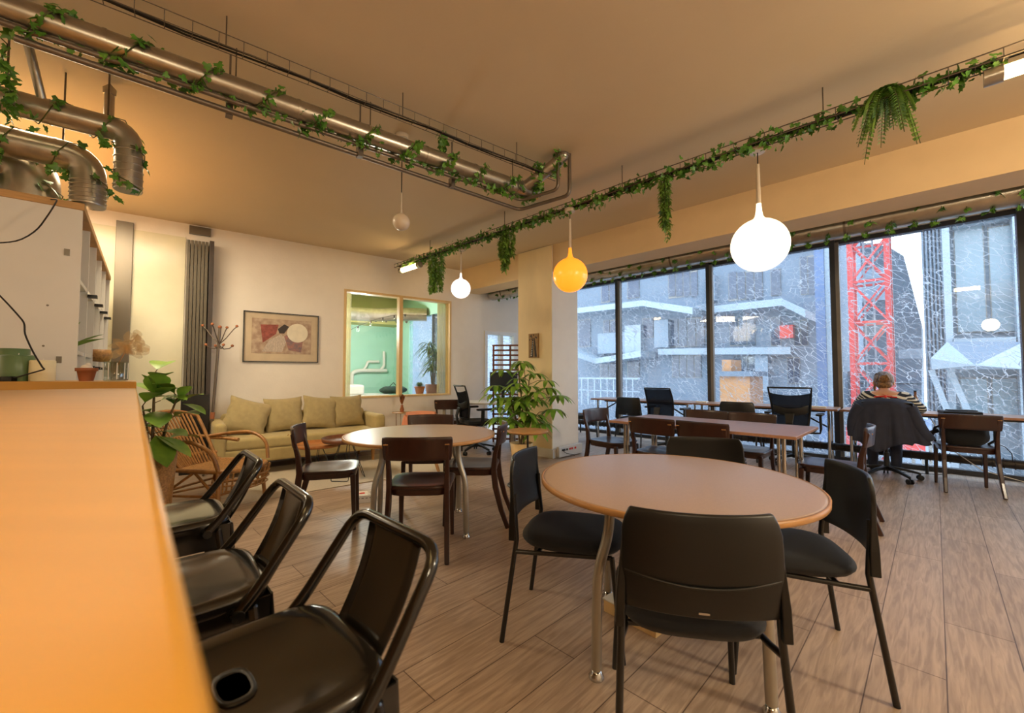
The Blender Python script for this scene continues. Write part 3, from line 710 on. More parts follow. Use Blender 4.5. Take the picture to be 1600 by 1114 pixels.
# raised ledge across its far end
zl = ZK+.030
q = K(3.14, -.6); le = Vector((1, -.02, 0)).normalized(); ln = ke/ke.y
def LP(a, b, z=0.0): return Vector((k_far.x, k_far.y, 0))+le*a+ln*b+Vector((0, 0, z))
t = thing('bar_ledge', 'wooden ledge across the far end of the bar counter carrying candles and pots', 'ledge', LP(-.6, .2))
o = LP(-.6, .2); lb = lambda mb, a0, a1, b0, b1, z0, z1: mb.prism([LP(a0, b0, z0)-o, LP(a1, b0, z0)-o, LP(a1, b1, z0)-o, LP(a0, b1, z0)-o], (0, 0, z1-z0))
lb(MB(), -1.7, 0, .006, .36, ZK-.02, zl).build('ledge_top', m_count, t, bevel=.004)
lb(MB(), -1.66, -.05, .05, .33, 0, ZK-.02).build('ledge_body', m_white, t)
def led(px, b): # a point on the ledge in the direction of column px
    r = ray(px, 590); kk = (LP(0, b).y)/r.y
    return Vector((r.x*kk, r.y*kk, zl))
p = led(27, .10); t = thing('pillar_candle', 'large green pillar candle standing in front of the other green one on the ledge', 'candle', p, group='green candles on the ledge')
MB().lathe([(.058, 0), (.06, .004), (.06, .125), (.055, .13), (.03, .124), (0, .122)], 28).build('wax', m_grn, t); MB().cyl((0, 0, .12), (.003, 0, .14), .0015, n=6).build('wick', m_paper, t)
p = led(20, .26); t = thing('pillar_candle', 'taller green pillar candle standing behind, at the left end of the ledge', 'candle', p, group='green candles on the ledge')
MB().lathe([(.058, 0), (.06, .004), (.06, .168), (.055, .172), (.03, .166), (0, .165)], 28).build('wax', m_grn, t); MB().cyl((0, 0, .163), (.003, 0, .18), .0015, n=6).build('wick', m_paper, t)
p = led(66, .12); t = thing('pillar_candle', 'cream white candle beside the green candles on the ledge', 'candle', p)
MB().lathe([(.045, 0), (.047, .004), (.047, .10), (.043, .105), (0, .10)], 28).build('wax', m_cream, t); MB().cyl((0, 0, .1), (.002, 0, .116), .0015, n=6).build('wick', m_paper, t)
p = led(135, .12); t = thing('terracotta_pot', 'tiny terracotta pot with a pale cactus on the ledge', 'pot', p)
MB().lathe([(.026, 0), (.036, .05), (.042, .05), (.043, .066), (.038, .066), (.036, .058), (0, .058)], 24).build('pot', m_terra, t)
pl = MB(); pl.ball((0, 0, .066), (.024, .024, .018), 14, 8); pl.ball((.008, 0, .08), (.012, .012, .012), 10, 6); pl.build('cactus', m_paper, t)
p = led(180, .12); t = thing('glass_tumbler', 'ribbed clear glass tumbler on the ledge holding a dried stem', 'glass', p)
MB().lathe([(.042, 0), (.044, .006), (.046, .098), (.043, .098), (.041, .022), (0, .02)], 28).build('vessel', m_tumbler, t)
rb_ = MB()
for k in range(9):
    a = 2*PI*k/9; rb_.tube([(.0455*math.cos(a), .0455*math.sin(a), .01), (.047*math.cos(a), .047*math.sin(a), .092)], .002, 5)
rb_.build('rib', m_white, t)
t = thing('dried_flower', 'dried translucent seed stem leaning out of the glass tumbler', 'dried flower', p+Vector((0, 0, .03)))
MB().tube([(-.01, 0, 0), (.02, 0, .07), (.06, .01, .16), (.10, .01, .21)], .002, 5).build('stem', m_wick, t)
m_dry = m_curtain_('dried_petals', (224, 192, 134), .4)
df_ = MB()
for k in range(26):
    bx = .06+.06*R_.random(); bz = .13+.08*R_.random()
    df_.leaf((bx-.02, R_.uniform(-.03, .03), bz-.03), (R_.uniform(-.2, 1), R_.uniform(-.5, .5), R_.uniform(-.3, 1)), .07, .05, .2, (0, 1, .3))
df_.build('petals', m_dry, t)
hs = 2.25; sp = dep(130, 318, 660*(hs-CH)/(583-318)); sp.z = 0; sp_top = Vector((sp.x-.14, sp.y-.06, hs+.016))
# power adapter and its cable on the counter
p = led(4, .04)
t = thing('power_adapter', 'black power adapter lying on the ledge in front of the green candles', 'adapter', p)
MB().box(0, 0, .012, .10, .035, .024, .15).build('case', m_black, t, bevel=.004)
Dc = p.y
pts = [p+Vector((.04, 0, .012)), dep(45, 584, Dc), dep(70, 577, Dc), dep(67, 575, Dc), dep(50, 548, Dc), dep(38, 520, Dc), dep(39, 505, Dc), dep(20, 483, Dc), dep(-4, 458, Dc), dep(-40, 425, Dc), dep(-50, 395, Dc), dep(-20, 381, Dc), dep(30, 377, Dc), dep(58, 360, Dc+.06), dep(78, 332, Dc+.14), dep(90, 312, Dc+.24), sp_top]
MB().tube(rounded(pts, .05, 3), .0035, 8).build('cable', m_cable, t).matrix_parent_inverse = Matrix.Translation(-p)

# ---------------------------------------------------------------- white shelving behind the bar
se = Vector((-.655, .756, 0)).normalized(); sn = Vector((se.y, -se.x, 0))
def SH(a, b, z=0.0): return se*a+sn*b+Vector((0, 0, z))
t = thing('bar_shelving', 'tall white shelving unit behind the bar with a plywood top edge', 'shelf', sp)
bx = lambda mb, a0, a1, b0, b1, z0, z1: mb.prism([SH(a0, b0, z0), SH(a1, b0, z0), SH(a1, b1, z0), SH(a0, b1, z0)], (0, 0, z1-z0))
Ls = 2.6
bx(MB(), 0, .02, -.55, 0, 0, hs-.03).build('side_panel', m_white, t); bx(MB(), Ls-.02, Ls, -.55, 0, 0, hs-.03).build('side_panel', m_white, t)
bx(MB(), -.012, Ls, -.56, .008, hs-.03, hs+.012).build('top_panel', m_ply, t, bevel=.003)
bx(MB(), .02, Ls-.02, -.55, -.53, 0, hs-.03).build('back_panel', m_white, t)
for k in range(1, 5): bx(MB(), .02, Ls-.02, -.53, -.01, hs*k/5-.012, hs*k/5+.012).build('shelf', m_white, t)
for k in range(1, 5):
    a = Ls*k/5; bx(MB(), a-.011, a+.011, -.53, -.004, .02, hs-.03).build('divider', m_white, t)
    c = MB()
    for z in (.62, 1.25, 1.75): bx(c, a-.03, a+.03, -.004, .045, z, z+.02)
    c.build('bracket', m_black, t)
sc = MB()
for a, z in ((-.13, 1.62), (-.14, 1.38)): sc.cyl(SH(-.001, a, z), SH(.0005, a, z), .006, n=10)
for a, z in ((-.06, 1.95), (-.075, 1.3)): bx(sc, -.0035, .0005, a-.012, a+.012, z-.02, z+.02)
sc.build('screw_cover', m_alum, t)
t = thing('straw_basket', 'small straw basket hanging on the white shelving', 'basket', sp+SH(Ls*.42, .04, 1.36))
MB().lathe([(0, -.05), (.05, -.045), (.07, 0), (.06, .05), (.055, .05), (.064, 0), (.045, -.04), (0, -.045)], 24).build('weave', m_wrap, t)
t = thing('potted_plant', 'dark green pointed leaf sticking out of the white shelving', 'plant', sp+SH(.3, -.1, 1.272))
MB().lathe([(.035, 0), (.05, .09), (.044, .09), (0, .08)], 20).build('pot', m_terra, t)
lf = MB(); d_ = SH(-.1, 1, 0)
for k in range(4): lf.leaf((0, 0, .08), d_*(1 if k < 2 else .3)+Vector((R_.uniform(-.3, .3), R_.uniform(-.3, .3), .55+.5*k)), .26, .08, .15)
lf.build('leaves', m_fig, t)

# ---------------------------------------------------------------- picture wall: partition, picture, coat stand
t = thing('glass_partition', 'pale reflective glass partition panel left of the folded doors', 'partition', W(-.55, 0, 0))
Wl = lambda mb, s0, s1, d0, d1, z0, z1: mb.prism([W(s0, d0, z0)-W(-.55), W(s1, d0, z0)-W(-.55), W(s1, d1, z0)-W(-.55), W(s0, d1, z0)-W(-.55)], (0, 0, z1-z0))
Wl(MB(), -1.9, -.30, .002, .014, .12, 2.92).build('glass', m_mirror, t)
Wl(MB(), -.94, -.79, .014, .05, .0, 2.99).build('post', m_alum, t, bevel=.003)
Wl(MB(), -1.9, -.30, .002, .02, 0, .12).build('bottom_rail', m_white, t)
m_fold = mat('folded_panel_metal', (96, 88, 74), .45, metal=.3, var=.02)
t = thing('folding_door_stack', 'stack of folded dark grey aluminium door panels left of the picture', 'folding door', W(-.16, .09))
for k in range(6):
    s = -.285+.036*k; f = MB().prism([W(s, .01, .02)-W(-.16, .09), W(s+.030, .01, .02)-W(-.16, .09), W(s+.030, .17+.004*k, .02)-W(-.16, .09), W(s, .17+.004*k, .02)-W(-.16, .09)], (0, 0, 2.84)).build('panel', m_fold, t, bevel=.002)
f = MB().prism([W(-.062, .01, .02)-W(-.16, .09), W(-.015, .01, .02)-W(-.16, .09), W(-.015, .20, .02)-W(-.16, .09), W(-.062, .20, .02)-W(-.16, .09)], (0, 0, 2.86)).build('end_post', mat('dark_grey_profile', (70, 62, 58), .4, metal=.4), t, bevel=.003)
MB().prism([W(-.30, .17, 0)-W(-.16, .09), W(-.02, .17, 0)-W(-.16, .09), W(-.02, .225, 0)-W(-.16, .09), W(-.30, .225, 0)-W(-.16, .09)], (0, 0, .96)).build('lower_cover', m_bmet, t, bevel=.003)
hb = MB(); hb.prism([W(-.27, .01, 2.975)-W(-.16, .09), W(-.05, .01, 2.975)-W(-.16, .09), W(-.05, .05, 2.975)-W(-.16, .09), W(-.27, .05, 2.975)-W(-.16, .09)], (0, 0, .10)); hb.build('top_bracket', m_alum, t)
p = W(.80, .0, 1.715); t = thing('framed_picture', 'wide framed art print in a thin black frame on the wall above the sofa', 'picture', p)
t.rotation_euler = (0, 0, math.atan2(WE.y, WE.x)); w2, h2 = .47, .345
f = MB()
for x0, x1, z0, z1 in ((-w2, w2, h2-.014, h2), (-w2, w2, -h2, -h2+.014), (-w2, -w2+.014, -h2+.014, h2-.014), (w2-.014, w2, -h2+.014, h2-.014)): f.box((x0+x1)/2, -.014, (z0+z1)/2, x1-x0, .024, z1-z0)
f.build('frame', m_bmet, t); MB().box(0, -.006, 0, .92, .006, .67).build('mat_board', mat('mat_board', (206, 186, 156), .7), t)
MB().box(0, -.0105, .015, .74, .003, .48).build('print', m_print, t)
art = MB()
art.prism([(-.27, -.0125, .17), (-.05, -.0125, .18), (-.08, -.0125, .05), (-.24, -.0125, -.08)], (0, -.001, 0)); art.build('red_patch', mat('art_red', (150, 78, 66), .6, var=.3, scale=30), t)
art = MB().prism([(-.06, -.0135, .12), (.02, -.0135, .19), (.08, -.0135, .16), (.02, -.0135, .06), (-.04, -.0135, .06)], (0, -.001, 0)); art.build('dark_patch', mat('art_dark', (62, 52, 48), .6, var=.2), t)
art = MB().prism([(-.25, -.0135, -.20), (-.16, -.0135, -.04), (-.02, -.0135, .05), (.06, -.0135, -.02), (.0, -.0135, -.20)], (0, -.001, 0)); art.build('pale_patch', mat('art_pale', (192, 176, 160), .6, var=.25, scale=40, stretch=(4, 1, 1)), t)
art = MB().prism([(.02, -.0137, .02), (.10, -.0137, .07), (.26, -.0137, -.05), (.24, -.0137, -.2), (.08, -.0137, -.17)], (0, -.001, 0)); art.build('blue_patch', mat('art_blue', (112, 104, 112), .6, second=(176, 120, 104), scale=26), t)
art = MB().prism([(.19+.135*math.cos(a*PI/12), -.015, .075+.135*math.sin(a*PI/12)) for a in range(24)], (0, -.001, 0)); art.build('lamp_reflection', mat('painted_reflection', (232, 222, 198), .6, var=.06, scale=14), t)  # lamp reflection in the picture glass, painted as a cream disc
p = W(.06, .32); t = thing('coat_stand', 'bent metal coat stand with copper coloured knobs in the corner by the folded doors', 'coat stand', p)
top = Vector((.0, 0, 1.78)); le_ = (onW(378, 640, .3)-onW(347, 525, .3)); ln_ = Vector((-.10, .0, 0))
MB().tube([ln_+Vector((0, 0, .03)), ln_*.6+Vector((0, 0, .7)), top], .016, 10).build('pole', m_pipe, t)
ba = MB(); kn_ = MB()
for k in range(4): 
    a = k*PI/2+.4; ba.tube([ln_+Vector((0, 0, .08)), ln_+Vector((.12*math.cos(a), .12*math.sin(a), .06)), ln_+Vector((.2*math.cos(a), .2*math.sin(a), .012))], .012, 8)
ba.build('base', m_pipe, t)
for k in range(4):
    a = k*PI/2+.2; d = Vector((math.cos(a), math.sin(a), 0)); hk = MB()
    hk.tube([top-Vector((0, 0, .20)), top+d*.07-Vector((0, 0, .13)), top+d*.15-Vector((0, 0, .02)), top+d*.19+Vector((0, 0, .02))], .006, 8); h = hk.build('hook', m_pipe, t)
    MB().ball(top+d*.19+Vector((0, 0, .025)), .017, 12, 8).build('knob', m_terra, h)
    hk = MB(); d2 = Vector((math.cos(a+.7), math.sin(a+.7), 0))
    hk.tube([top-Vector((0, 0, .22)), top+d2*.05-Vector((0, 0, .26)), top+d2*.11-Vector((0, 0, .25)), top+d2*.14-Vector((0, 0, .22))], .006, 8); h = hk.build('hook', m_pipe, t)
    MB().ball(top+d2*.14-Vector((0, 0, .215)), .017, 12, 8).build('knob', m_terra, h)
MB().ball(top+Vector((0, 0, .01)), .022, 12, 8).build('finial', m_terra, t)
MB().cyl(ln_*.62+Vector((-.004, 0, .66)), ln_*.55+Vector((-.004, 0, .74)), .024, n=10).build('collar', m_terra, t)

# ---------------------------------------------------------------- sofa, cushions, rug, low tables
RZ = math.atan2(WE.y, WE.x)
t = thing('sofa', 'olive upholstered three-seat sofa on oak feet under the picture', 'sofa', W(1.00, .02), rz=RZ)   # local -Y faces the room
MB().box(0, -.40, .24, 1.98, .74, .16).build('base', m_sofa, t, bevel=.025, seg=3)
MB().box(0, -.445, .385, 1.76, .66, .13).build('seat_cushion', m_sofa, t, bevel=.035, seg=4)
MB().box(0, -.09, .50, 1.80, .16, .40).build('backrest', m_sofa, t, bevel=.05, seg=4)
for s in (-1, 1): MB().box(s*.935, -.395, .40, .13, .78, .48).build('armrest', m_sofa, t, bevel=.045, seg=4)
for sx in (-.85, .85):
    for sy in (-.70, -.08): MB().lathe([(.018, 0), (.026, .16)], 16, (sx, sy, 0)).build('leg', m_oak, t)
def pillow(mb, w, h, T):
    def f(a, b, sg):
        x = a*2-1; y = b*2-1; th = T*(max(0, 1-abs(x)**2.6)**.55)*(max(0, 1-abs(y)**2.6)**.55)
        X = x*w/2*(1-.09*(1-y*y)**1.0*abs(x)**2); Z = y*h/2*(1-.09*(1-x*x)*abs(y)**2)
        return (X + .006*math.sin(9*y+3*x), sg*th/2 + .006*math.sin(8*x+5*y)*(th/T), Z)
    n = 16
    for sg in (-1, 1):
        vs = [f(i/n, j/n, sg) for j in range(n+1) for i in range(n+1)]
        fs = [(j*(n+1)+i, j*(n+1)+i+1, (j+1)*(n+1)+i+1, (j+1)*(n+1)+i) for j in range(n) for i in range(n)]
        if sg > 0: fs = [q[::-1] for q in fs]
        mb.add(vs, fs, True)
    return mb
for x, tilt, lean, w, lb in ((-.63, .32, .42, .50, 'khaki linen cushion slumped against the left arm of the sofa'), (-.20, -.04, .3, .47, 'khaki linen cushion on the sofa, second from the left arm'),
                             (.24, .12, .3, .46, 'khaki linen cushion on the sofa, second from the right arm'), (.62, -.03, .26, .45, 'khaki linen cushion against the right arm of the sofa')):
    o = pillow(MB(), w, .46, .17).build('cushion', m_cush); tag(o, lb, 'cushion', 'khaki cushions on the sofa')
    o.matrix_world = Matrix.Translation(W(1.0, .02)) @ Matrix.Rotation(RZ, 4, 'Z') @ Matrix.Translation((x, -.26-.05*abs(tilt)*4, .45+.222)) @ Matrix.Rotation(-lean, 4, 'X') @ Matrix.Rotation(tilt, 4, 'Y')
rp = [at(355, 792), at(470, 771), at(590, 751), at(760, 742), at(700, 712), W(2.5, .35), W(.35, .40)]
for q in rp: q.z = .001
o = MB().prism(rp, (0, 0, .008)).build('rug', m_rug); tag(o, 'beige woven rug on the floor in front of the sofa', 'rug')
def low_table(loc, r, h, rim, label, mtop):
    t = thing('tray_table', label, 'table', loc, group='tray tables in front of the sofa')
    MB().lathe([(0, h-.02), (r-.012, h-.02), (r, h-.008), (r+.004, h+rim), (r-.004, h+rim), (r-.010, h-.002), (0, h-.002)], 40).build('tray', mtop, t)
    for k in range(3):
        a = 2*PI*k/3+.5; c, s_ = math.cos(a), math.sin(a); T = lambda x, y, z: (x*c-y*s_, x*s_+y*c, z)
        MB().tube(rounded([T(.05, -.05, h-.02), T(.19, -.10, .006), T(.19, .10, .006), T(.05, .05, h-.02)], .02, 3), .0045, 6).build('leg', m_bmet, t)
m_tray = mat('walnut_tray', (112, 66, 40), .45, var=.2, scale=12, stretch=(1, 5, 1))
m_tray2 = mat('orange_wood_tray', (176, 112, 58), .45, var=.15, scale=12, stretch=(1, 5, 1))
low_table(Vector((-1.92, 4.95, .009)), .27, .44, .03, 'higher round dark wood tray table on thin wire legs before the sofa', m_tray)
low_table(Vector((-2.30, 5.02, .009)), .26, .37, .02, 'lower orange-brown tray table on wire legs at the sofa seat', m_tray2)
p = at(569, 782); t = thing('white_box', 'small white printed box lying on the floor by the rug', 'box', p, rz=.35)
MB().box(0, 0, .035, .19, .17, .07).build('carton', m_paper, t, bevel=.003)
MB().box(-.02, 0, .0708, .05, .045, .0012).build('red_mark', m_red, t)
g = MB()
for i in range(5): g.box(.05+.02*(i % 2), -.06+.028*i, .0708, .04, .006, .0012)
for i in range(4): g.box(-.05+.035*i, -.0856, .045, .02, .001, .006)
g.build('print_lines', mat('grey_ink', (110, 100, 96), .7), t)
p = (at(946, 968)+at(1012, 1004))/2; p.z = 0; d_ = at(1012, 1004)-at(946, 968)
t = thing('cable_box', 'pale wooden cable box on the floor under the near round table', 'box', (p.x+.05, p.y+.07, 0), rz=math.atan2(d_.y, d_.x))
MB().box(0, .03, .03, d_.length+.06, .12, .06).build('box_body', m_cwood, t, bevel=.003); MB().box(0, .03, .0645, d_.length+.07, .128, .009).build('lid', m_paper, t, bevel=.002)
# salmon shell chair
t = thing('shell_chair', 'salmon coloured shell chair with slanted oak legs behind the far round table', 'chair', (-1.08, 5.02, 0), face=(.2, -1))
def shl(a, b):
    x = (a-.5)*2
    if b < .5: y = .22-.44*(b/.5); z = .45-.02*math.sin(b*2*PI)+.03*x*x
    else: k = (b-.5)/.5; y = -.22-.06*k+.05*x*x*k; z = .45+.30*k
    hw = .23-.05*max(0, b-.7)/.3
    return (x*hw, y, z+(.04*x*x if b > .5 else 0)-(.05*x*x if b > .9 else 0)), (0, 1 if b > .5 else .0, .2 if b > .5 else 1)
MB().slab(shl, 14, 16, .012).build('shell', m_salm, t)
for sx in (-1, 1):
    for sy in (-1, 1): MB().tube([(sx*.10, sy*.10, .44), (sx*.23, sy*.21, 0)], .014, 10, [.016, .011]).build('leg', m_oak, t)
# copper wire side table with dried flowers
p = W(2.45, .35); t = thing('side_table', 'thin copper wire side table between the sofa and the interior window', 'table', p)
MB().lathe([(0, .60), (.165, .60), (.17, .604), (.17, .61), (0, .61)], 36).build('table_top', m_wrap, t)
f = MB()
for k in range(3): a = 2*PI*k/3; f.tube([(.15*math.cos(a), .15*math.sin(a), .60), (.13*math.cos(a), .13*math.sin(a), .005)], .005, 6)
f.tube(arc((0, 0, .006), .13, 0, 2*PI, 28, (1, 0, 0), (0, 1, 0))[:-1], .005, 6, closed=True); f.build('wire_frame', m_wick, t)
t = thing('dried_bouquet', 'small rust coloured dried bouquet on the copper side table', 'dried flower', p+Vector((-.02, 0, .61)))
MB().lathe([(.025, 0), (.034, .04), (.018, .09), (.02, .11), (.015, .11), (0, .08)], 20).build('vase', m_terra, t)
g = MB()
for k in range(40):
    d = Vector((R_.uniform(-.35, .35), R_.uniform(-.35, .35), 1)); g.leaf(Vector((0, 0, .1))+d*R_.uniform(0, .10), d, .09, .022, 0)
g.build('stems', mat('dried_stems', (150, 92, 48), .8, var=.3), t)
# ---------------------------------------------------------------- rattan armchair (front is +Y)
def rattan_chair():
    t = thing('rattan_armchair', 'rattan armchair with curved cane back and looped arms beside the far end of the counter', 'chair', (-2.86, 4.08, 0), face=(.92, -.14))
    def bkp(a, b):                         # a across -1..1, b up 0..1
        hw = .20+.09*b-.03*max(0, b-.75)
        return Vector((a*hw, -.20-.34*b+.06*a*a, .34+.50*b-.05*a*a*b))
    hoop = [bkp(-1, k/8) for k in range(8)]+[bkp(math.cos(PI-PI*k/12), .96+.05*math.sin(PI*k/12)) for k in range(13)]+[bkp(1, k/8) for k in range(7, -1, -1)]
    MB().tube(hoop, .017, 10).build('back_hoop', m_wick, t)
    g = MB()
    for i in range(13):
        a = -0.86+1.72*i/12; g.tube([bkp(a*.9, k/8) for k in range(9)], .0095, 8)
    g.build('back_canes', m_wick, t)
    for b in (.18, .52):
        MB().tube([bkp(-1.12, b)]+[bkp(-1+.2*k, b)-Vector((0, .016, 0)) for k in range(11)]+[bkp(1.12, b)], .014, 8).build('back_band', m_wrap, t)
    for s in (-1, 1):
        MB().tube(rounded([bkp(s*1.05, .52), (s*.33, -.15, .60), (s*.35, .12, .62), (s*.33, .30, .53), (s*.30, .34, .36)], .12, 6), .017, 10).build('armrest', m_wick, t)
        MB().tube([bkp(s*1.08, .50)+Vector((0, -.02, 0)), (s*.32, -.2, .55), (s*.335, -.03, .53)], .019, 8).build('arm_binding', m_wrap, t)
    g = MB()
    for i in range(24):
        y = -.20+.60*i/23; hw = .22+.05*math.sin(PI*i/23); g.tube([(-hw, y, .345), (-hw*.5, y, .335-.0), (hw*.5, y, .335), (hw, y, .345)], .009, 6)
    g.build('seat', m_wrap, t)
    MB().tube(rounded([(-.24, -.20, .34), (-.28, .10, .345), (-.25, .40, .34), (0, .47, .335), (.25, .40, .34), (.28, .10, .345), (.24, -.20, .34)], .14, 6), .02, 10).build('seat_rim', m_wick, t)
    fr = MB()
    for k in range(12): a = PI*k/11; fr.tube([(-.27*math.cos(a), .36+.12*math.sin(a), .33), (-.24*math.cos(a), .33+.10*math.sin(a), .16)], .008, 6)
    for z, q in ((.27, 1.0), (.22, .97), (.17, .92)): fr.tube([(-.265*q*math.cos(PI*k/12), .355+.125*q*math.sin(PI*k/12), z) for k in range(13)], .008, 6)
    fr.build('front_weave', m_wrap, t)
    for s in (-1, 1):
        MB().tube([(s*.25, -.17, .36), (s*.30, -.30, 0)], .018, 10).build('leg', m_wick, t); MB().tube([(s*.26, .30, .34), (s*.28, .33, 0)], .018, 10).build('leg', m_wick, t)
    g = MB()
    for s in (-1, 1):
        g.tube([(s*.285, -.27, .12), (s*.275, .32, .13)], .012, 8).tube([(s*.285, -.26, .11), (s*.25, .05, .33)], .012, 8).tube([(s*.275, .31, .12), (s*.25, .05, .33)], .012, 8)
    g.tube([(-.285, -.27, .14), (.285, -.27, .14)], .012, 8).tube([(-.275, .32, .14), (.275, .32, .14)], .012, 8).tube([(-.28, -.27, .12), (.27, .30, .2)], .01, 8).tube([(.28, -.27, .12), (-.27, .30, .2)], .01, 8)
    g.build('stretcher', m_wick, t)
rattan_chair()

# ---------------------------------------------------------------- potted plants
def pot(t, r0, r1, h, m, wall=.01):
    MB().lathe([(r0, 0), (r1, h), (r1-wall, h), (r1-wall*1.5, h-.04), (0, h-.04)], 28).build('pot', m, t)
    MB().lathe([(0, h-.035), (r1-wall*1.6, h-.036)], 24).build('soil', m_soil, t)
rp_ = random.Random(11)
b0 = Vector((-3.0, 3.55, 0)); t = thing('fiddle_leaf_fig', 'fiddle-leaf fig in a tall pot between the counter end and the rattan chair', 'plant', b0)
pot(t, .13, .17, .56, m_wrap)
tr = MB(); lf = MB()
tops = []
for k, (dx, dy, H) in enumerate(((.0, 0, 1.22), (.16, .05, 1.02), (-.05, -.05, .95))):
    tip = Vector((dx, dy, H)); tr.tube([(dx*.2, dy*.2, .5), (dx*.6, dy*.6, .5+(H-.5)*.6), tip], .010, 7, [.014, .010, .006])
    n = 7 if k == 0 else 5
    for i in range(n):
        q = .3+.7*i/(n-1); p = Vector((dx*.2, dy*.2, .5)).lerp(tip, q); a = i*2.4+k*1.3
        d = Vector((math.cos(a), math.sin(a), .15+.75*q**2)); tr.tube([p, p+d.normalized()*.05], .004, 5)
        lf.leaf(p+d.normalized()*.045, d, rp_.uniform(.22, .29), rp_.uniform(.16, .20), .35, (0, 0, 1), 7, .10, .62)
for d_, L_ in (((.75, -.2, .5), .24), ((.9, -.1, .15), .24), ((.25, -.3, 1.0), .25), ((-.2, -.3, .9), .24), ((.5, -.5, -.1), .24), ((.9, .1, -.35), .26), ((.7, -.45, -.5), .26)):
    p = Vector((.04, -.02, 1.02-.12*(d_[2] < 0)-.2*(d_[2] < -.3))); lf.leaf(p, d_, L_+.04, .18, .25, (0, 0, 1), 7, .10, .62)
for d_, b_ in (((.8, .0, .55), (.20, .05, .98)), ((.95, -.1, -.1), (.20, .05, .96)), ((.6, -.3, .95), (.18, .05, 1.0))): lf.leaf(b_, d_, .22, .11, .3, (0, 0, 1), 7, .10, .62)
tr.build('stem', m_bark, t); lf.build('leaves', m_fig, t)
b0 = dep(815, 705, 5.75); b0.z = 0; t = thing('umbrella_plant', 'tall umbrella plant with drooping finger leaves in a pot in front of the column', 'plant', b0)
pot(t, .12, .155, .28, m_cwood)
tr = MB(); lf = MB()
def cluster(p, n, L, up):
    for k in range(n):
        a = 2*PI*k/n+rp_.uniform(-.2, .2); d = Vector((math.cos(a), math.sin(a), up)); lf.leaf(p+d*.015, d, L*rp_.uniform(.8, 1.1), L*.32, .65, (0, 0, 1), 5, .12, .55)
for k in range(3):
    a = 2*PI*k/3; base = Vector((.03*math.cos(a), .03*math.sin(a), .24)); H = (1.30, 1.12, .9)[k]; dx, dy = ((-.05, 0), (.10, -.05), (-.16, .03))[k]
    tip = Vector((dx, dy, H)); pts = [base, base.lerp(tip, .5)+Vector((.02, 0, 0)), tip]; tr.tube(pts, .011, 7, [.014, .011, .007])
    for i in range(12):
        q = .28+.72*i/11; p = base.lerp(tip, q); a2 = i*2.4+k; rr = rp_.uniform(.14, .26)
        e = p+Vector((math.cos(a2)*rr, math.sin(a2)*rr, rp_.uniform(.02, .13))); tr.tube([p, p.lerp(e, .5)+Vector((0, 0, .03)), e], .0035, 5); cluster(e, 7, rp_.uniform(.17, .23), .12)
for e in ((.42, -.1, .74), (.50, -.05, .92), (.36, 0, 1.02), (.28, -.1, .55), (-.34, 0, 1.05), (-.30, 0, .62), (.2, -.1, .46), (.02, 0, 1.36)):
    p = Vector((.05, 0, max(.35, e[2]-.25))); tr.tube([p, p.lerp(Vector(e), .5)+Vector((0, 0, .08)), e], .0045, 5); cluster(Vector(e), 8, .215, .05)
tr.build('stem', m_bark, t); lf.build('leaves', m_sch, t)

# ---------------------------------------------------------------- slatted screen, wall canvas, socket strip
sp0 = Vector((-.33, 7.55, 0)); t = thing('slatted_screen', 'reddish brown slatted wooden screen standing in the alcove before the glazed door', 'screen', sp0, rz=-.08)
for x in (0, .30, .60, .90): MB().box(x, 0, .86, .03, .03, 1.72).build('post', m_slat, t)
g = MB()
for k in range(20): g.box(.45, -.02, .06+.087*k, .94, .012, .030)
g.build('slats', m_slat, t)
pc = onv(834, 540, cv-.03); t = thing('small_canvas', 'small dark patterned canvas hung on the column above the umbrella plant', 'picture', pc, rz=-PI/4)
MB().box(0, 0, 0, .19, .024, .36).build('canvas', mat('canvas_linen', (150, 118, 76), .85, var=.1, scale=30), t)
g = MB(); g.prism([(-.06, -.0122, -.17), (.0, -.0122, -.17), (.005, -.0122, .10), (-.015, -.0122, .10)], (0, -.001, 0)).prism([(.03, -.0122, -.17), (.075, -.0122, -.17), (.03, -.0122, .12), (.015, -.0122, .10)], (0, -.001, 0))
for k in range(12): g.box(rp_.uniform(-.08, .08), -.0127, rp_.uniform(.09, .16) if k < 7 else rp_.uniform(-.1, .1)*1, .016, .001, .022)
g.build('dark_marks', m_bmet, t)
g = MB()
for k in range(9): g.box(-.038+.004*k, -.0142, -.15+.026*k, .028-.002*k, .001, .008)
g.build('pale_marks', m_paper, t)
sb = UV(cu+.04, cv+.32, .09); t = thing('socket_strip', 'white cable trunking with red and blue plugs at the foot of the column', 'socket', sb, rz=PI/4)
MB().box(0, -.025, -.005, .56, .05, .15).build('trunking', m_white, t, bevel=.006)
for k, (m_, x) in enumerate(((m_frame, -.16), (m_frame, -.10), (m_red, -.03), (m_red, .02), (m_red, .10), (m_black, -.2))): MB().box(x, -.055, .02, .03, .012, .028).build('plug', m_, t, bevel=.003)
MB().tube([(-.2, -.06, .01), (-.14, -.07, -.03), (-.02, -.08, -.06), (.03, -.09, -.078)], .004, 6).build('cable', m_cable, t)

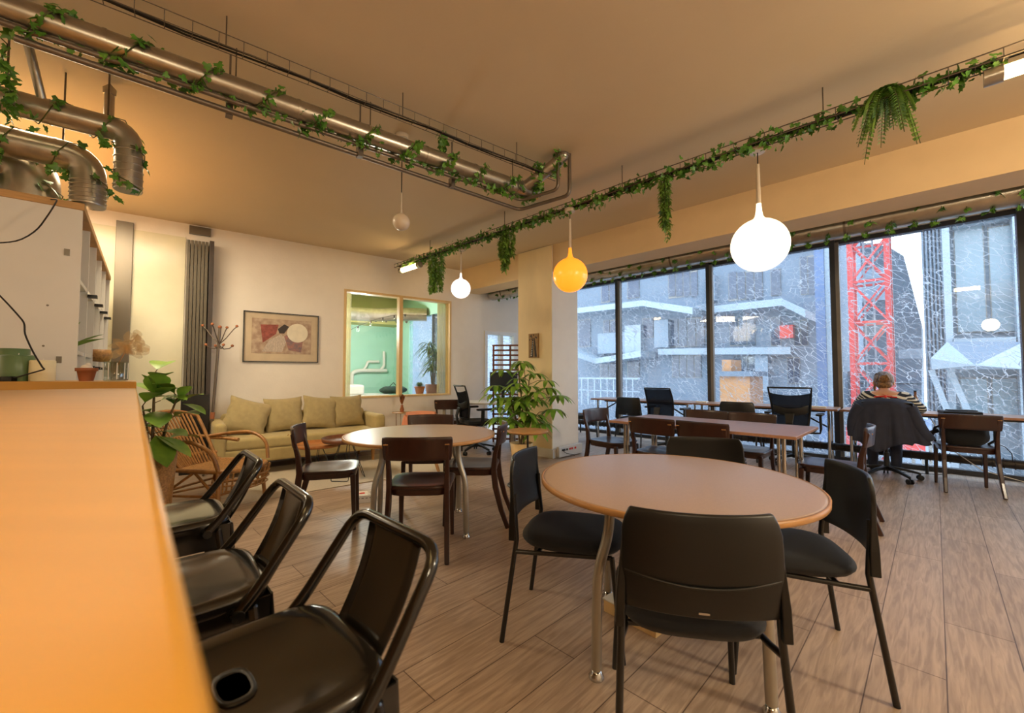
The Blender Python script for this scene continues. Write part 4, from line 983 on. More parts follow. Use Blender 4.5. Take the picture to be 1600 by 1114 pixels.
# ---------------------------------------------------------------- pendants
def pendant(px, py, Y, rad, mat_, label, ztop, stretch=1.0, white_neck=True):
    c = dep(px, py, Y); t = thing('globe_pendant', label, 'pendant lamp', c, group='globe pendant lamps'); k = rad
    prof = [(0, -k)]+[(k*math.sin(PI*i/20), -k*math.cos(PI*i/20)) for i in range(1, 19)]+[(k*.20, k*1.02), (k*.14, k*1.12), (k*.11, k*1.3), (k*.085, k*1.6)]
    MB().lathe(prof, 40).build('glass_globe', mat_, t)
    MB().cyl((0, 0, k*1.55), (0, 0, k*1.55+.30*min(1, k/.15)), k*.085, k*.06, 14).build('neck', m_gl_off if white_neck else m_pipe, t)
    MB().cyl((0, 0, k*1.6), (0, 0, ztop-c.z), .004, n=8).build('cord', m_cable, t)
    MB().lathe([(.05, ztop-c.z-.035), (.055, ztop-c.z-.005), (.0, ztop-c.z)], 20).build('canopy', m_gl_off, t)
    return c
ZT = 2.86
lampc = [pendant(1187, 383, 3.02, .190, m_gl_big, 'largest lit white globe pendant lamp, nearest the windows at the right', ZT),
         pendant(891, 430, 4.15, .170, m_gl_amb, 'amber glowing globe pendant lamp beside the column', ZT),
         pendant(720, 451, 5.50, .128, m_gl_white, 'small lit white globe pendant lamp left of the column', ZT),
         pendant(627, 347, 3.26, .066, m_gl_off, 'small unlit globe pendant lamp hanging from the ceiling under the duct', ZC-.001)]

# ---------------------------------------------------------------- ceiling tray with ivy (parallel to the window wall)
VT = 3.36
def TR(u, dv=0, z=ZT): return UV(u, VT+dv, z)
t = thing('cable_tray', 'long thin cable tray hung from the ceiling towards the right, wound with ivy', 'cable tray', TR(-2.5))
o = TR(-2.5)
g = MB()
for dv, dz in ((-.05, 0), (.05, 0), (-.05, .05), (.05, .05)): g.tube([TR(-5.9, dv, ZT+dz)-o, TR(1.6, dv, ZT+dz)-o], .004, 6)
for k in range(76):
    u = -5.9+.1*k; g.tube([TR(u, -.05, ZT+.05)-o, TR(u, -.05)-o, TR(u, .05)-o, TR(u, .05, ZT+.05)-o], .0025, 5)
g.build('wire_basket', m_rod, t)
g = MB()
for dv in (-.025, .0, .022): g.tube([TR(-5.85+.35*k, dv+.006*math.sin(k*1.7+dv*90), ZT+.012+.004*math.sin(k*2.3)) -o for k in range(22)], .008, 6)
g.build('cables', m_cable, t)
for u in (-5.0, -3.48, -1.95, -.47, 1.1): MB().tube([TR(u)-o, TR(u, 0, ZC-.001)-o], .004, 6).build('hanging_rod', m_rod, t)
def tube_lamp(u, label, L=.42):
    t = thing('tube_lamp', label, 'lamp', TR(u, 0, ZT-.06), rz=-PI/4, group='tube lamps under the cable tray')
    MB().tube([(-L/2, 0, 0), (L/2, 0, 0)], .036, 16).build('tube', m_tube, t)
    for s in (-1, 1): MB().tube([(s*(L/2), 0, 0), (s*(L/2+.07), 0, 0)], .045, 16).build('end_cap', m_galv, t)
    MB().box(0, 0, .045, L*.9, .03, .028).build('bracket', m_galv, t)
tube_lamp(-5.52, 'glowing tube lamp at the far left end of the cable tray near the picture wall')
tube_lamp(.47, 'glowing tube lamp at the near right end of the cable tray', .34)

# ---------------------------------------------------------------- ducts and pipes parallel to the picture wall
def straight(pa, pb, z, r): a, b = at(*pa, z), at(*pb, z); return a, b
E2 = (at(835, 302, 2.86)-at(250, 97, 2.86)).normalized(); E2n = Vector((E2.y, -E2.x, 0))
dA = at(250, 97, 2.86)-E2*1.3; dB = at(835, 302, 2.86)
t = thing('ventilation_duct', 'long galvanised round duct under the ceiling, wound with ivy, bending up near the middle', 'duct', dA)
o = dA; up_ = at(880, 240, ZC-.001)
MB().tube([dA-o, dB+E2*.02-o], .062, 24).build('duct_pipe', m_galv, t)
br = dB-E2*.14
MB().tube(rounded([br-o, br.lerp(up_, .8)-o+Vector((0, 0, -.03)), up_-o-Vector((0, 0, .02)), up_-o], .05, 5), .05, 20).build('branch_pipe', m_galv, t)
Ld = (dB-dA).length
for k in range(9):
    p = dA+E2*(Ld*(k+.5)/9)-o; MB().tube([p-E2*.008, p+E2*.008], .0655, 24).build('clamp', m_galv, t)
MB().lathe([(.045, 0), (.06, .01), (.045, .03)], 20, up_-o-Vector((0, 0, .031))).build('collar', m_pipe, t)
MB().cyl(dB-o+E2*.02, dB-o+E2*.07, .03, .02).build('end_spigot', m_pipe, t)
for px, py in ((374, 52), (587, 148), (717, 180), (817, 238)):
    tp = at(px, py, ZC-.001); k = (tp-dA).dot(E2); q = dA+E2*k; q = Vector((q.x, q.y, 2.86+.06)); tp2 = Vector((q.x, q.y, ZC-.001))
    MB().tube([q-o, tp2-o], .004, 6).build('hanging_rod', m_rod, t)
def pipe(name, label, pts, r, m=m_pipe, clips=()):
    o = pts[0].copy(); t = thing(name, label, 'pipe', o)
    MB().tube(rounded([p-o for p in pts], .06, 5), r, 12).build('pipe_run', m, t)
    for px, py in clips:
        z = pts[0].z; p = at(px, py, z); c = MB(); c.box(p.x-o.x, p.y-o.y, .02, .035, .05, .075, math.atan2(E2.y, E2.x)); c.tube([p-o+Vector((0, 0, .05)), p-o+Vector((0, 0, ZC-z-.001))], .006, 6); c.build('clip', m_pipe, t)
    return t
zp = 2.74
pe = at(812, 328, zp); pv = at(892, 236, ZC); pr = at(890, 305, zp); a = at(22, 59, zp)
pipe('water_pipe', 'lower thin steel pipe below the duct, its upturned end farther to the right', [a, pe, pr, Vector((pr.x, pr.y, ZC-.001))], .016, clips=((358, 178), (562, 242), (706, 290)))
a2 = at(130, 75, 2.78); pe2 = at(815, 313, 2.78); pr2 = at(872, 296, 2.78)
pipe('water_pipe', 'upper thin steel pipe just under the duct, turning up to the ceiling', [a2-E2*1.0, pe2, pr2, Vector((pr2.x, pr2.y, ZC-.001))], .014)
# wire basket beside the duct
t = thing('wire_basket_tray', 'fine wire basket tray with black cables running along the duct under the ceiling', 'cable tray', dA+E2n*.17)
o = dA+E2n*.17; g = MB(); c = MB(); z0 = .08
for dn, dz in ((0, 0), (.06, 0), (.06, .06)): g.tube([E2n*dn+Vector((0, 0, z0+dz)), E2*(Ld+.1)+E2n*dn+Vector((0, 0, z0+dz))], .0028, 5)
for k in range(int(Ld/.11)): p = E2*(.11*k); g.tube([p+Vector((0, 0, z0)), p+E2n*.06+Vector((0, 0, z0)), p+E2n*.06+Vector((0, 0, z0+.06))], .0022, 5)
g.build('wire_basket', m_rod, t)
for dn in (.015, .035): c.tube([E2*(Ld*k/14)+E2n*(dn+.008*math.sin(k*1.9+dn*70))+Vector((0, 0, z0+.010+.004*math.sin(k*2.1))) for k in range(15)], .006, 6)
c.build('cables', m_cable, t)
c = MB()
for k in range(4): c.tube([E2*(Ld*(k+.6)/4)+E2n*.06+Vector((0, 0, z0)), E2*(Ld*(k+.6)/4)+E2n*.06+Vector((0, 0, ZC-2.861))], .0035, 6)
c.build('hanging_rods', m_rod, t)
# elbow ducts at the left
ELB = []
def elbow(px, py, z, r, zb, label, back=1.2, rods=()):
    e = at(px, py, z); o = e.copy(); t = thing('elbow_duct', label, 'duct', o, group='elbow ducts above the bar')
    pts = rounded([-E2*back, Vector((0, 0, 0)), Vector((0, 0, zb-z))], r*1.5, 7); MB().tube(pts, r, 26).build('duct_pipe', m_galv, t)
    for k in range(6): zz = -r*1.7+(zb-z+r*1.7)*k/5.6; MB().tube(arc((0, 0, zz), r*1.015, 0, 2*PI, 26, (1, 0, 0), (0, 1, .12))[:-1], .004, 5, closed=True).build('seam_ring', m_galv, t)
    for k in range(3): p = -E2*(r*1.7+.22*k); MB().tube([p-E2*.004, p+E2*.004], r*1.03, 26).build('seam_ring', m_galv, t)
    MB().lathe([(r*.98, 0), (r*1.04, .01), (r*.98, .02)], 28, (0, 0, zb-z-.004)).build('outlet_collar', m_galv, t)
    for b_ in rods: MB().tube([-E2*b_+Vector((0, 0, r)), -E2*b_+Vector((0, 0, ZC-z-.001))], .005, 6).build('hanging_rod', m_rod, t)
    ELB.append((pts, o, r)); return t
elbow(203, 208, 2.70, .068, 2.34, 'smallest elbow duct at the left, bending down beside the ivy, nearest the pipes', 1.0, (.1, .5))
elbow(140, 250, 2.58, .085, 2.285, 'middle elbow duct at the left bending down behind the shelving top', 1.0, (.12,))
elbow(48, 262, 2.54, .14, 2.29, 'largest elbow duct at the left edge, bending down above the white shelving', .8, (.2,))
a = at(172, 130, ZC-.001); t = thing('vent_pipe', 'short capped vertical vent pipe under the ceiling between the elbow ducts', 'pipe', Vector((a.x, a.y, 2.72)))
MB().cyl((0, 0, 0), (0, 0, .30), .026).build('pipe_run', m_galv, t); MB().lathe([(.032, .30), (.034, .34), (.0, .3785)], 16).build('cap', m_galv, t)
a = at(22, 35, 2.95); b = at(60, 140, 2.72); b = a+(b-a)*1.14; t = thing('diagonal_brace', 'slanting grey steel brace between the duct and the elbow ducts', 'brace', a); MB().tube([(0, 0, .148), b-a], .02, 12).build('bar', m_galv, t)

# duct along the windows with printed-looking ivy
t = thing('window_duct', 'long grey duct along the top of the windows covered in small ivy', 'duct', UV(-2, 5.40, 2.72)); o = UV(-2, 5.40, 2.72)
MB().tube([UV(-5.93, 5.40, 2.72)-o, UV(3.4, 5.40, 2.72)-o], .115, 24).build('duct_pipe', m_galv, t)
for u in (-5.6, -4.2, -2.4, -.6, 1.2, 2.6):
    MB().tube([UV(u-.01, 5.40, 2.72)-o, UV(u+.01, 5.40, 2.72)-o], .119, 24).build('clamp', m_pipe, t); MB().tube([UV(u, 5.40, 2.83)-o, UV(u, 5.40, ZC-.001)-o], .005, 6).build('hanging_rod', m_rod, t)

# ---------------------------------------------------------------- ivy
ri = random.Random(5)
def garland(name, label, path, n, size, spread, o=None, wind=None, cat='ivy', leafmat=None):
    """path: world points; leaves scattered around it, drooping outwards; wind = (radius, turns) coils the vine round a pipe"""
    pts = resample(path, .03); o = pts[0].copy(); vine = []
    for i, p in enumerate(pts):
        tn = (pts[min(i+1, len(pts)-1)]-pts[max(i-1, 0)]).normalized(); a_ = tn.cross(Vector((0, 0, 1))); a_ = a_.normalized() if a_.length > .1 else Vector((1, 0, 0)); b_ = a_.cross(tn)
        if wind: w = i*.03/wind[1]*2*PI; vine.append(p+(a_*math.cos(w)+b_*math.sin(w))*wind[0]-o)
        else: vine.append(p+Vector((ri.uniform(-1, 1), ri.uniform(-1, 1), ri.uniform(-1, 1)))*.012-o)
    t = thing(name, label, cat, o); MB().tube(vine, .003, 5).build('stem', m_vine, t); m = MB()
    for k in range(n):
        p = vine[ri.randrange(len(vine))]; d = Vector((ri.uniform(-1, 1), ri.uniform(-1, 1), ri.uniform(-1.1, .5))).normalized(); q = p+d*ri.uniform(.1, 1)*spread
        m.ivy(q, Vector((ri.uniform(-1, 1), ri.uniform(-1, 1), -.9)), (ri.uniform(-1, 1), ri.uniform(-1, 1), ri.uniform(.0, 1)), size*ri.uniform(.65, 1.2))
    m.build('leaves', leafmat or m_ivy, t); return t
garland('ivy_garland', 'ivy garland wound along the long cable tray towards the right', [TR(-5.75, 0, ZT+.03), TR(.28, 0, ZT+.03)], 1500, .041, .09)
garland('ivy_garland', 'ivy garland wound around the long galvanised duct', [dA, dB+E2*.02], 620, .043, .045, wind=(.072, .30))
garland('ivy_garland', 'loose ivy sprigs lying along the underside of the long galvanised duct', [dA-Vector((0, 0, .05)), dB-Vector((0, 0, .05))], 230, .042, .085)
garland('ivy_garland', 'ivy climbing the short branch of the duct up to the ceiling', [br, br.lerp(up_, .95)], 130, .046, .07, wind=(.058, .2))
tp = at(717, 182, ZC); k = (tp-dA).dot(E2); q = dA+E2*k
garland('ivy_strand', 'ivy strand climbing a hanging rod from the duct to the ceiling', [Vector((q.x, q.y, 2.93)), Vector((q.x, q.y, 3.08))], 34, .05, .045)
for (pts, oo, r), n, lb_ in zip(ELB, (130, 150, 170), ('ivy wound around the smallest elbow duct at the left', 'ivy wound around the middle elbow duct at the left', 'ivy draped over the largest elbow duct at the left edge')):
    garland('ivy_garland', lb_, [p+oo for p in pts], n, .045, .05, wind=(r+.012, .22))
garland('ivy_strand', 'ivy strand dangling at the upper left corner beside the ducts', [at(4, 55, 2.80), at(10, 120, 2.70), at(22, 180, 2.62)], 60, .045, .06)
garland('ivy_garland', 'small ivy wrapped around the window duct', [UV(-5.85, 5.40, 2.72), UV(3.3, 5.40, 2.72)], 1700, .042, .03, wind=(.125, .16))
def trailing(name, label, p, L, wtop, n, size, seed, m=m_fern):
    r2 = random.Random(seed); t = thing(name, label, 'hanging plant', p, group='hanging plants on the cable tray'); st = MB(); m_ = MB()
    for k in range(9):
        a = 2*PI*r2.random(); w = wtop*r2.uniform(.2, 1); ln = L*r2.uniform(.55, 1); x, y = w*math.cos(a), w*math.sin(a)
        pts = [(0, 0, 0), (x*.8, y*.8, -.04), (x, y, -ln*.5), (x*.6, y*.6, -ln)]; st.tube(pts, .0022, 5)
        for i in range(n//9):
            q = r2.random()**.8; pt = Vector((x*(.8 if q < .5 else .7), y*(.8 if q < .5 else .7), -ln*q)); d = Vector((r2.uniform(-1, 1), r2.uniform(-1, 1), r2.uniform(-1, .25)))
            m_.leaf(pt, d, size*r2.uniform(.6, 1.2), size*.42, .3, (0, 0, 1), 3)
    st.build('stem', m_vine, t); m_.build('leaves', m, t); return t
def on_tray(px):  # u on the tray in the direction of column px
    r = ray(px, 300); k = VT/(RH*(r.x+r.y)); return RH*(r.x-r.y)*k
trailing('trailing_plant', 'feathery hanging plant left of the small white globe lamp', TR(on_tray(682), 0, ZT-.005), .54, .13, 1000, .058, 1)
trailing('trailing_plant', 'feathery hanging plant between the small white globe lamp and the amber one', TR(on_tray(790), 0, ZT-.005), .50, .115, 1000, .055, 2)
trailing('trailing_plant', 'slender hanging plant between the amber lamp and the largest globe lamp', TR(on_tray(1040), 0, ZT-.005), .53, .06, 760, .045, 3)
t = thing('hanging_fern', 'bushy hanging fern on the cable tray at the upper right', 'hanging plant', TR(on_tray(1392), 0, ZT+.06), group='hanging plants on the cable tray')
st = MB(); m_ = MB(); r2 = random.Random(9)
for k in range(26):
    a = 2*PI*k/26+r2.uniform(-.2, .2); L = r2.uniform(.22, .40); d = Vector((math.cos(a), math.sin(a), 0))*r2.uniform(.25, .75)
    pts = [d*(L*q)+Vector((0, 0,   .05*math.sin(q*2.2)-.30*q*q*(L/.3))) for q in (0, .17, .34, .5, .67, .84, 1)]
    st.tube(pts, .002, 5)
    for i in range(22):
        q = .12+.86*i/22; f_ = q*6; j = min(5, int(f_)); p = pts[j].lerp(pts[j+1], f_-j); tn = (pts[j+1]-pts[j]).normalized(); sd = tn.cross(Vector((0, 0, 1))); sd = sd.normalized() if sd.length > .1 else Vector((1, 0, 0))
        for s in (-1, 1): m_.leaf(p, sd*s+tn*.5,   .065*(1-.7*q), .024, .3, (0, 0, 1), 2)
st.build('stem', m_vine, t); m_.build('leaves', m_fern, t)
# ---------------------------------------------------------------- the person, jacket, bags
def skinned(name, chains, m, parent, sub=2, extra=None):
    """chains: list of [(point, rx, ry)], first point of a later chain may repeat an earlier point (joined)"""
    vs = []; rs = []; es = []; ix = {}
    for ch in chains:
        last = None
        for p, r in ch:
            k = tuple(round(c, 4) for c in p)
            if k not in ix: ix[k] = len(vs); vs.append(p); rs.append(r if hasattr(r, '__len__') else (r, r))
            if last is not None and last != ix[k]: es.append((last, ix[k]))
            last = ix[k]
    me = bpy.data.meshes.new(name); me.from_pydata(vs, es, []); o = bpy.data.objects.new(name, me); COL.objects.link(o)
    md = o.modifiers.new('skin', 'SKIN'); md.use_smooth_shade = True
    for i, r in enumerate(rs): me.skin_vertices[0].data[i].radius = r; me.skin_vertices[0].data[i].use_root = (i == 0)
    sb = o.modifiers.new('sub', 'SUBSURF'); sb.levels = sb.render_levels = sub
    bpy.context.view_layer.update()
    ev = o.evaluated_get(bpy.context.evaluated_depsgraph_get()); me2 = bpy.data.meshes.new_from_object(ev)
    o.modifiers.clear(); o.data = me2; me2.name = name; me2.materials.clear(); me2.materials.append(m)
    for p in me2.polygons: p.use_smooth = True
    if parent: o.parent = parent
    return o
cpos = Vector((4.37, 4.97, 0)); cf = Vector((.62, .78, 0)).normalized()
pr = thing('person', 'person in a striped top seated at the window bench with back to the viewer', 'person', cpos, face=(.62, .78))
def arm(s, el, wr):
    sh = (s*.175, -.04, .955)
    hand = Vector(wr)+Vector((-s*.02, .09, -.005))
    ch = [[((0, -.05, .93), (.13, .09)), (sh, .052), (el, .040), (wr, .028), (tuple(hand), (.036, .016))]]
    for k in range(4):
        b = hand+Vector(((k-1.5)*.019, .035, 0)); ch.append([(tuple(hand), (.036, .016)), (tuple(b+Vector((0, .0, .004))), .0095), (tuple(b+Vector((0, .03, .006))), .009), (tuple(b+Vector((0, .055-.004*abs(k-1.5), -.006))), .008)])
    b = hand+Vector((-s*.035, -.03, 0)); ch.append([(tuple(hand), (.036, .016)), (tuple(b), .011), (tuple(b+Vector((-s*.018, .035, -.004))), .009)])
    return ch
hips = (0, -.06, .575)
chains = [[(hips, (.17, .12)), ((0, -.10, .72), (.14, .105)), ((0, -.09, .84), (.15, .10)), ((0, -.05, .93), (.13, .09)), ((0, .0, 1.00), (.055, .055)), ((0, .035, 1.05), (.052, .055)), ((0, .065, 1.10), (.072, .082)), ((0, .075, 1.15), (.078, .092)), ((0, .075, 1.195), (.06, .075))]]
chains += [[((0, .065, 1.10), (.072, .082)), ((0, .15, 1.075), .035)], [((0, .075, 1.15), (.078, .092)), ((0, .165, 1.125), .017)]]
chains += arm(-1, (-.27, .08, .80), (-.17, .33, .785)) + arm(1, (.33, .06, .80), (.22, .33, .785))
for s in (-1, 1): chains.append([(hips, (.17, .12)), ((s*.10, .06, .565), .085), ((s*.11, .38, .56), .062), ((s*.11, .42, .32), .052), ((s*.11, .40, .10), .036), ((s*.11, .43, .05), .036), ((s*.11, .53, .035), .032)])
skinned('body', chains, m_skin, pr)
tr_ = [[((0, -.062, .57), (.19, .135)), ((0, -.08, .66), (.16, .12))]]
for s in (-1, 1): tr_.append([((0, -.062, .57), (.19, .135)), ((s*.10, .065, .565), .098), ((s*.11, .382, .555), .076), ((s*.11, .425, .32), .066), ((s*.11, .405, .10), .055), ((s*.11, .41, .055), .052)])
skinned('trousers', tr_, m_jack, pr)
for s in (-1, 1): MB().ball((s*.11, .485, .045), (.05, .125, .044), 16, 10).build('shoe', m_black, pr)
sh_ = [[((0, -.08, .64), (.165, .125)), ((0, -.10, .74), (.155, .118)), ((0, -.09, .84), (.165, .112)), ((0, -.058, .925), (.145, .095))]]
for s, el, wr in ((-1, (-.27, .08, .80), (-.18, .30, .785)), (1, (.33, .06, .80), (.23, .30, .785))): sh_.append([((0, -.058, .925), (.145, .095)), ((s*.175, -.04, .953), .066), (tuple((Vector((s*.175, -.04, .955))+Vector(el))/2), .056), (el, .053), (wr, .038)])
skinned('striped_top', sh_, m_shirt, pr)
rj0 = random.Random(8); h = MB(); h.ball((0, .055, 1.145), (.093, .108, .098), 24, 16); h.ball((0, -.06, 1.16), (.05, .042, .048), 16, 10); h.ball((0, .02, 1.09), (.078, .075, .06), 18, 10)
h.ball((.02, -.068, 1.175), (.03, .026, .03), 12, 8); h.ball((-.025, -.07, 1.14), (.028, .022, .026), 12, 8)
for k in range(40): q_ = rj0.uniform(-1, 1); zz_ = rj0.uniform(-.07, .085); h.tube([(q_*.088, .06-.02*abs(q_), 1.145+zz_*.8), (q_*.075, -.02+.03*abs(q_), 1.15+zz_), (q_*.03, -.062, 1.155+zz_*.5)], .006, 5)
h.tube([(-.075, .02, 1.10), (-.088, .03, 1.05), (-.082, .04, 1.01)], .012, 7); h.tube([(0, -.035, 1.16), (.02, -.09, 1.19), (.04, -.085, 1.14)], .016, 7); h.build('hair', m_hair, pr)
e = MB()
for s in (-1, 1): e.ball((s*.088, .07, 1.105), (.012, .022, .03), 10, 8)
e.build('ear', m_skin, pr)
rb_ = MB(); rb_.tube([(-.10, -.145, .945), (0, -.152, .955), (.10, -.145, .945)], .008, 6); rb_.ball((0, -.155, .955), (.016, .012, .014), 10, 6)
for s in (-1, 1): rb_.leaf((0, -.158, .955), (s*.5, -.1, .5), .05, .022, .1); rb_.leaf((0, -.158, .952), (s*.2, -.1, -1), .07, .018, 0, (0, -1, 0))
rb_.build('neck_ribbon', m_red, pr)
# jacket over the chair back
jk = thing('jacket', 'dark navy jacket draped over the back of the occupied swivel chair', 'jacket', cpos+Vector((0, 0, 0)), face=(.62, .78))
rj = random.Random(3)
def drape(a, b):
    x = (a-.5)*2; top = .925-.05*abs(x)**3
    bot = .40+.05*math.sin(5*x)+(.10 if x > .3 else 0)*(x-.3)-(.0 if x < .6 else -.04)
    z = top+(bot-top)*b; w = (.275+.03*b if x < 0 else .225+.06*b+.06*b*b)
    y = -.345-.05*math.sin(min(1, b*3)*PI/2)-.02*b+.11*abs(x)**2.5*(1-.3*b)+.022*math.sin(x*9+b*2)*b+.012*math.sin(x*21)*b
    if b < .06: y += .10*(1-b/.06); z = top+.012
    return (x*w, y, z), (-.4*x, -1, .1)
J = MB().slab(drape, 36, 26, .022); J.build('body', m_jack, jk)
for s in (-1, 1):
    pts = [(s*.22, -.30, .85), (s*.275, -.29, .76), (s*.30, -.29, .62), (s*.29, -.28, .50)] if s < 0 else [(.19, -.30, .85), (.225, -.31, .74), (.27, -.31, .60), (.33, -.30, .50)]
    MB().tube(rounded(pts, .1, 4), .06, 14, None).build('sleeve', m_jack, jk)
# backpack and strap on the right chair, black bag on the bench, bottle
ch_p = Vector((4.78, 4.50, 0)); bp = thing('backpack', 'black backpack sitting on the wooden chair at the right end of the window bench', 'backpack', ch_p+Vector((0, 0, .461)), face=(.58, .81))
def bpk(mb, w, h, d):
    n = 20; vs = []; fs = []
    for j in range(13):
        q = j/12; z = h*q; k = (math.sin(PI*(.12+.76*q)))**.45
        for i in range(n):
            a = 2*PI*i/n; c_, s_ = math.cos(a), math.sin(a); qq = 1/((abs(c_)**3.2+abs(s_)**3.2)**(1/3.2)); vs.append((w*k*qq*c_+.008*math.sin(z*40+a*3), d*k*qq*s_-.02*q, z))
    for j in range(12):
        for i in range(n): fs.append((j*n+i, j*n+(i+1) % n, (j+1)*n+(i+1) % n, (j+1)*n+i))
    fs += [list(range(n))[::-1], list(range(12*n, 13*n))]
    return mb.add(vs, fs, True)
bpk(MB(), .185, .27, .125).build('pack', m_bfab, bp); MB().ball((.0, .12, .10), (.13, .05, .09), 16, 10).build('front_pocket', m_bfab, bp)
for s in (-1, 1): MB().tube([(s*.12, -.10, .24), (s*.22, -.02, .17), (s*.235, .05, .06), (s*.20, .10, .015)], .012, 8).build('strap', m_bfab, bp)
MB().tube([(.19, -.05, .05), (.27, -.08, .02), (.31, -.10, -.04), (.315, -.1, -.12)], .004, 6).build('loose_cord', m_bfab, bp)
MB().tube([(-.19, .0, .14), (-.26, .02, .10), (-.30, .02, .05), (-.24, .03, .03)], .022, 8).build('side_strap', m_bfab, bp)
b = onv(1499, 640, 7.05); b.z = .752; t = thing('laptop_sleeve', 'flat black sleeve lying on the window bench behind the backpack chair', 'sleeve', b, rz=-.55)
MB().box(0, 0, .018, .32, .22, .035).build('sleeve_body', m_bfab, t, bevel=.01); MB().box(.02, .02, .042, .22, .14, .012, .3).build('flap', m_bfab, t, bevel=.004)
b = onv(1431, 640, 7.12); b.z = .752; t = thing('bottle', 'brown bottle with a pale label standing on the bench beside the seated person', 'bottle', b)
MB().lathe([(.030, 0), (.034, .006), (.034, .12), (.03, .15), (.015, .19), (.013, .235), (.016, .24), (.016, .25), (0, .25)], 22).build('glass', mat('amber_glass', (132, 84, 56), .15, var=.1, coat=.3), t); MB().lathe([(.0345, .035), (.0345, .10)], 22).build('label', m_paper, t); MB().lathe([(.0165, .238), (.0165, .255), (0, .256)], 14).build('cap', m_bmet, t)
for px, w, lb in ((1097, .16, 'small white paper pad on the window bench left of centre'), (1275, .22, 'small pale brown notebook on the window bench by the right mullion')):
    b = onv(px, 632, 6.98); b.z = .7515; t = thing('notebook', lb, 'notebook', b, rz=-PI/4+.1)
    MB().box(0, 0, .008, w, .12, .016).build('pages', m_paper, t); MB().box(0, 0, .0176, w+.004, .124, .003).build('cover', m_paper if px < 1200 else m_cwood, t)
# convector tube along the glass and white cables
t = thing('convector_pipe', 'dark finned heating tube running along the foot of the windows', 'heater', UV(-2, 7.2, .22)); o = UV(-2, 7.2, .22)
MB().tube([UV(-5.4, 7.2, .22)-o, UV(3.2, 7.2, .22)-o], .05, 16).build('tube', m_fin, t)
f = MB()
for k in range(100): u = -5.3+.083*k; f.tube([UV(u, 7.2, .22)-o, UV(u+.006, 7.2, .22)-o], .062, 12)
f.build('fins', m_fin, t)
for u in (-5.2, -3.6, -1.85, -.1, 1.6, 3.0):
    MB().tube([UV(u, 7.2, 0)-o, UV(u, 7.2, .18)-o], .016, 8).build('bracket', m_bmet, t)
t = thing('cable', 'thin white cable hanging below the right window bench to the floor', 'cable', UV(.2, 7.15, .003)); o = UV(.2, 7.15, .003)
MB().tube([UV(-.05, 7.0, .69)-o, UV(.1, 7.05, .35)-o, UV(.35, 7.1, .13)-o, UV(.75, 7.12, .03)-o, UV(1.2, 7.1, .0)-o], .005, 6).build('cord', m_white, t)
t = thing('cable', 'thin black cable trailing on the floor under the right window bench', 'cable', UV(-.2, 7.1, .005)); o = UV(-.2, 7.1, .005)
MB().tube([UV(-.75, 7.0, .0)-o, UV(-.4, 7.12, .0)-o, UV(0, 7.08, .03)-o, UV(.25, 7.12, .10)-o], .004, 6).build('cord', m_cable, t)

# ---------------------------------------------------------------- things in the room behind the interior window
SL = wz0-.0
def pl_at(s, d, z): return W(s, d, z)
t = thing('sill_shelf', 'white shelf inside the annex just below the interior window', 'shelf', W((ws0+ws1)/2, -.36, SL)); o = W((ws0+ws1)/2, -.36, SL)
MB().prism([W(ws0+.0, -.68, SL-.03)-o, W(ws1, -.68, SL-.03)-o, W(ws1, -.165, SL-.03)-o, W(ws0, -.165, SL-.03)-o], (0, 0, .03)).build('board', m_white, t)
g = MB()
for s in (ws0+.3, ws1-.3): g.prism([W(s, -.5, 0)-o, W(s+.04, -.5, 0)-o, W(s+.04, -.46, 0)-o, W(s, -.46, 0)-o], (0, 0, SL-.03))
g.build('support', m_white, t)
s_, _ = sz(onW(655, 600, -.35)); t = thing('succulent_pot', 'little succulent in a terracotta pot on the shelf behind the interior window', 'plant', W(s_, -.33, SL))
MB().lathe([(.06, 0), (.085, .12), (.092, .12), (.092, .15), (.08, .15), (0, .13)], 24).build('pot', m_terra, t); g = MB()
for k in range(40): a = k*2.4; q = k/40; g.leaf((0, 0, .14), (math.cos(a)*(1-q*.6), math.sin(a)*(1-q*.6), .25+q), .11, .035, .1)
g.build('leaves', mat('succulent_leaves', (116, 152, 112), .5, var=.2), t)
s_, _ = sz(onW(676, 600, -.50)); t = thing('dracaena', 'tall spiky dragon tree in a square pot on the shelf behind the interior window', 'plant', W(s_, -.50, SL))
MB().lathe([(.085, 0), (.10, .16), (.09, .16), (0, .14)], 4, pw=None).lathe([(.10, 0), (.125, .18), (.11, .18), (0, .15)], 20, pw=6).build('pot', mat('brown_pot', (136, 96, 84), .6), t)
g = MB(); lf = MB(); r2 = random.Random(4)
for dx, dy, H in ((-.05, 0, .95), (.05, .02, .80), (0, -.04, .58)):
    g.tube([(dx*.3, dy, .14), (dx, dy, H*.6), (dx*1.5, dy, H)], .010, 7)
    for k in range(70):
        a = r2.uniform(0, 2*PI); e_ = r2.uniform(-.2, 1.1); z = H-r2.random()*.16; lf.leaf((dx*1.5, dy, z), (math.cos(a), math.sin(a), e_), r2.uniform(.24, .36), .02, .75, (0, 0, 1), 5)
g.build('stem', m_bark, t); lf.build('leaves', mat('dracaena_leaves', (86, 118, 74), .45, var=.25), t)
def curtain(s0, s1, z0, z1, label, d=-.24):
    t = thing('curtain', label, 'curtain', W((s0+s1)/2, d, z0)); o = W((s0+s1)/2, d, z0); n = 48
    MB().slab(lambda a, b: (W(s0+(s1-s0)*a, d+.022*math.sin(a*n*.9), z0+(z1-z0)*b)-o, WN), n, 4, .003).build('cloth', m_curt, t)
    MB().cyl(W(s0-.04, d, z1+.01)-o, W(s1+.04, d, z1+.01)-o, .01).build('rail', m_silver, t)
curtain(ws0-.22, ws0+.17, SL, wz1+.06, 'pale yellow sheer curtain at the left edge of the interior window', d=-.19)
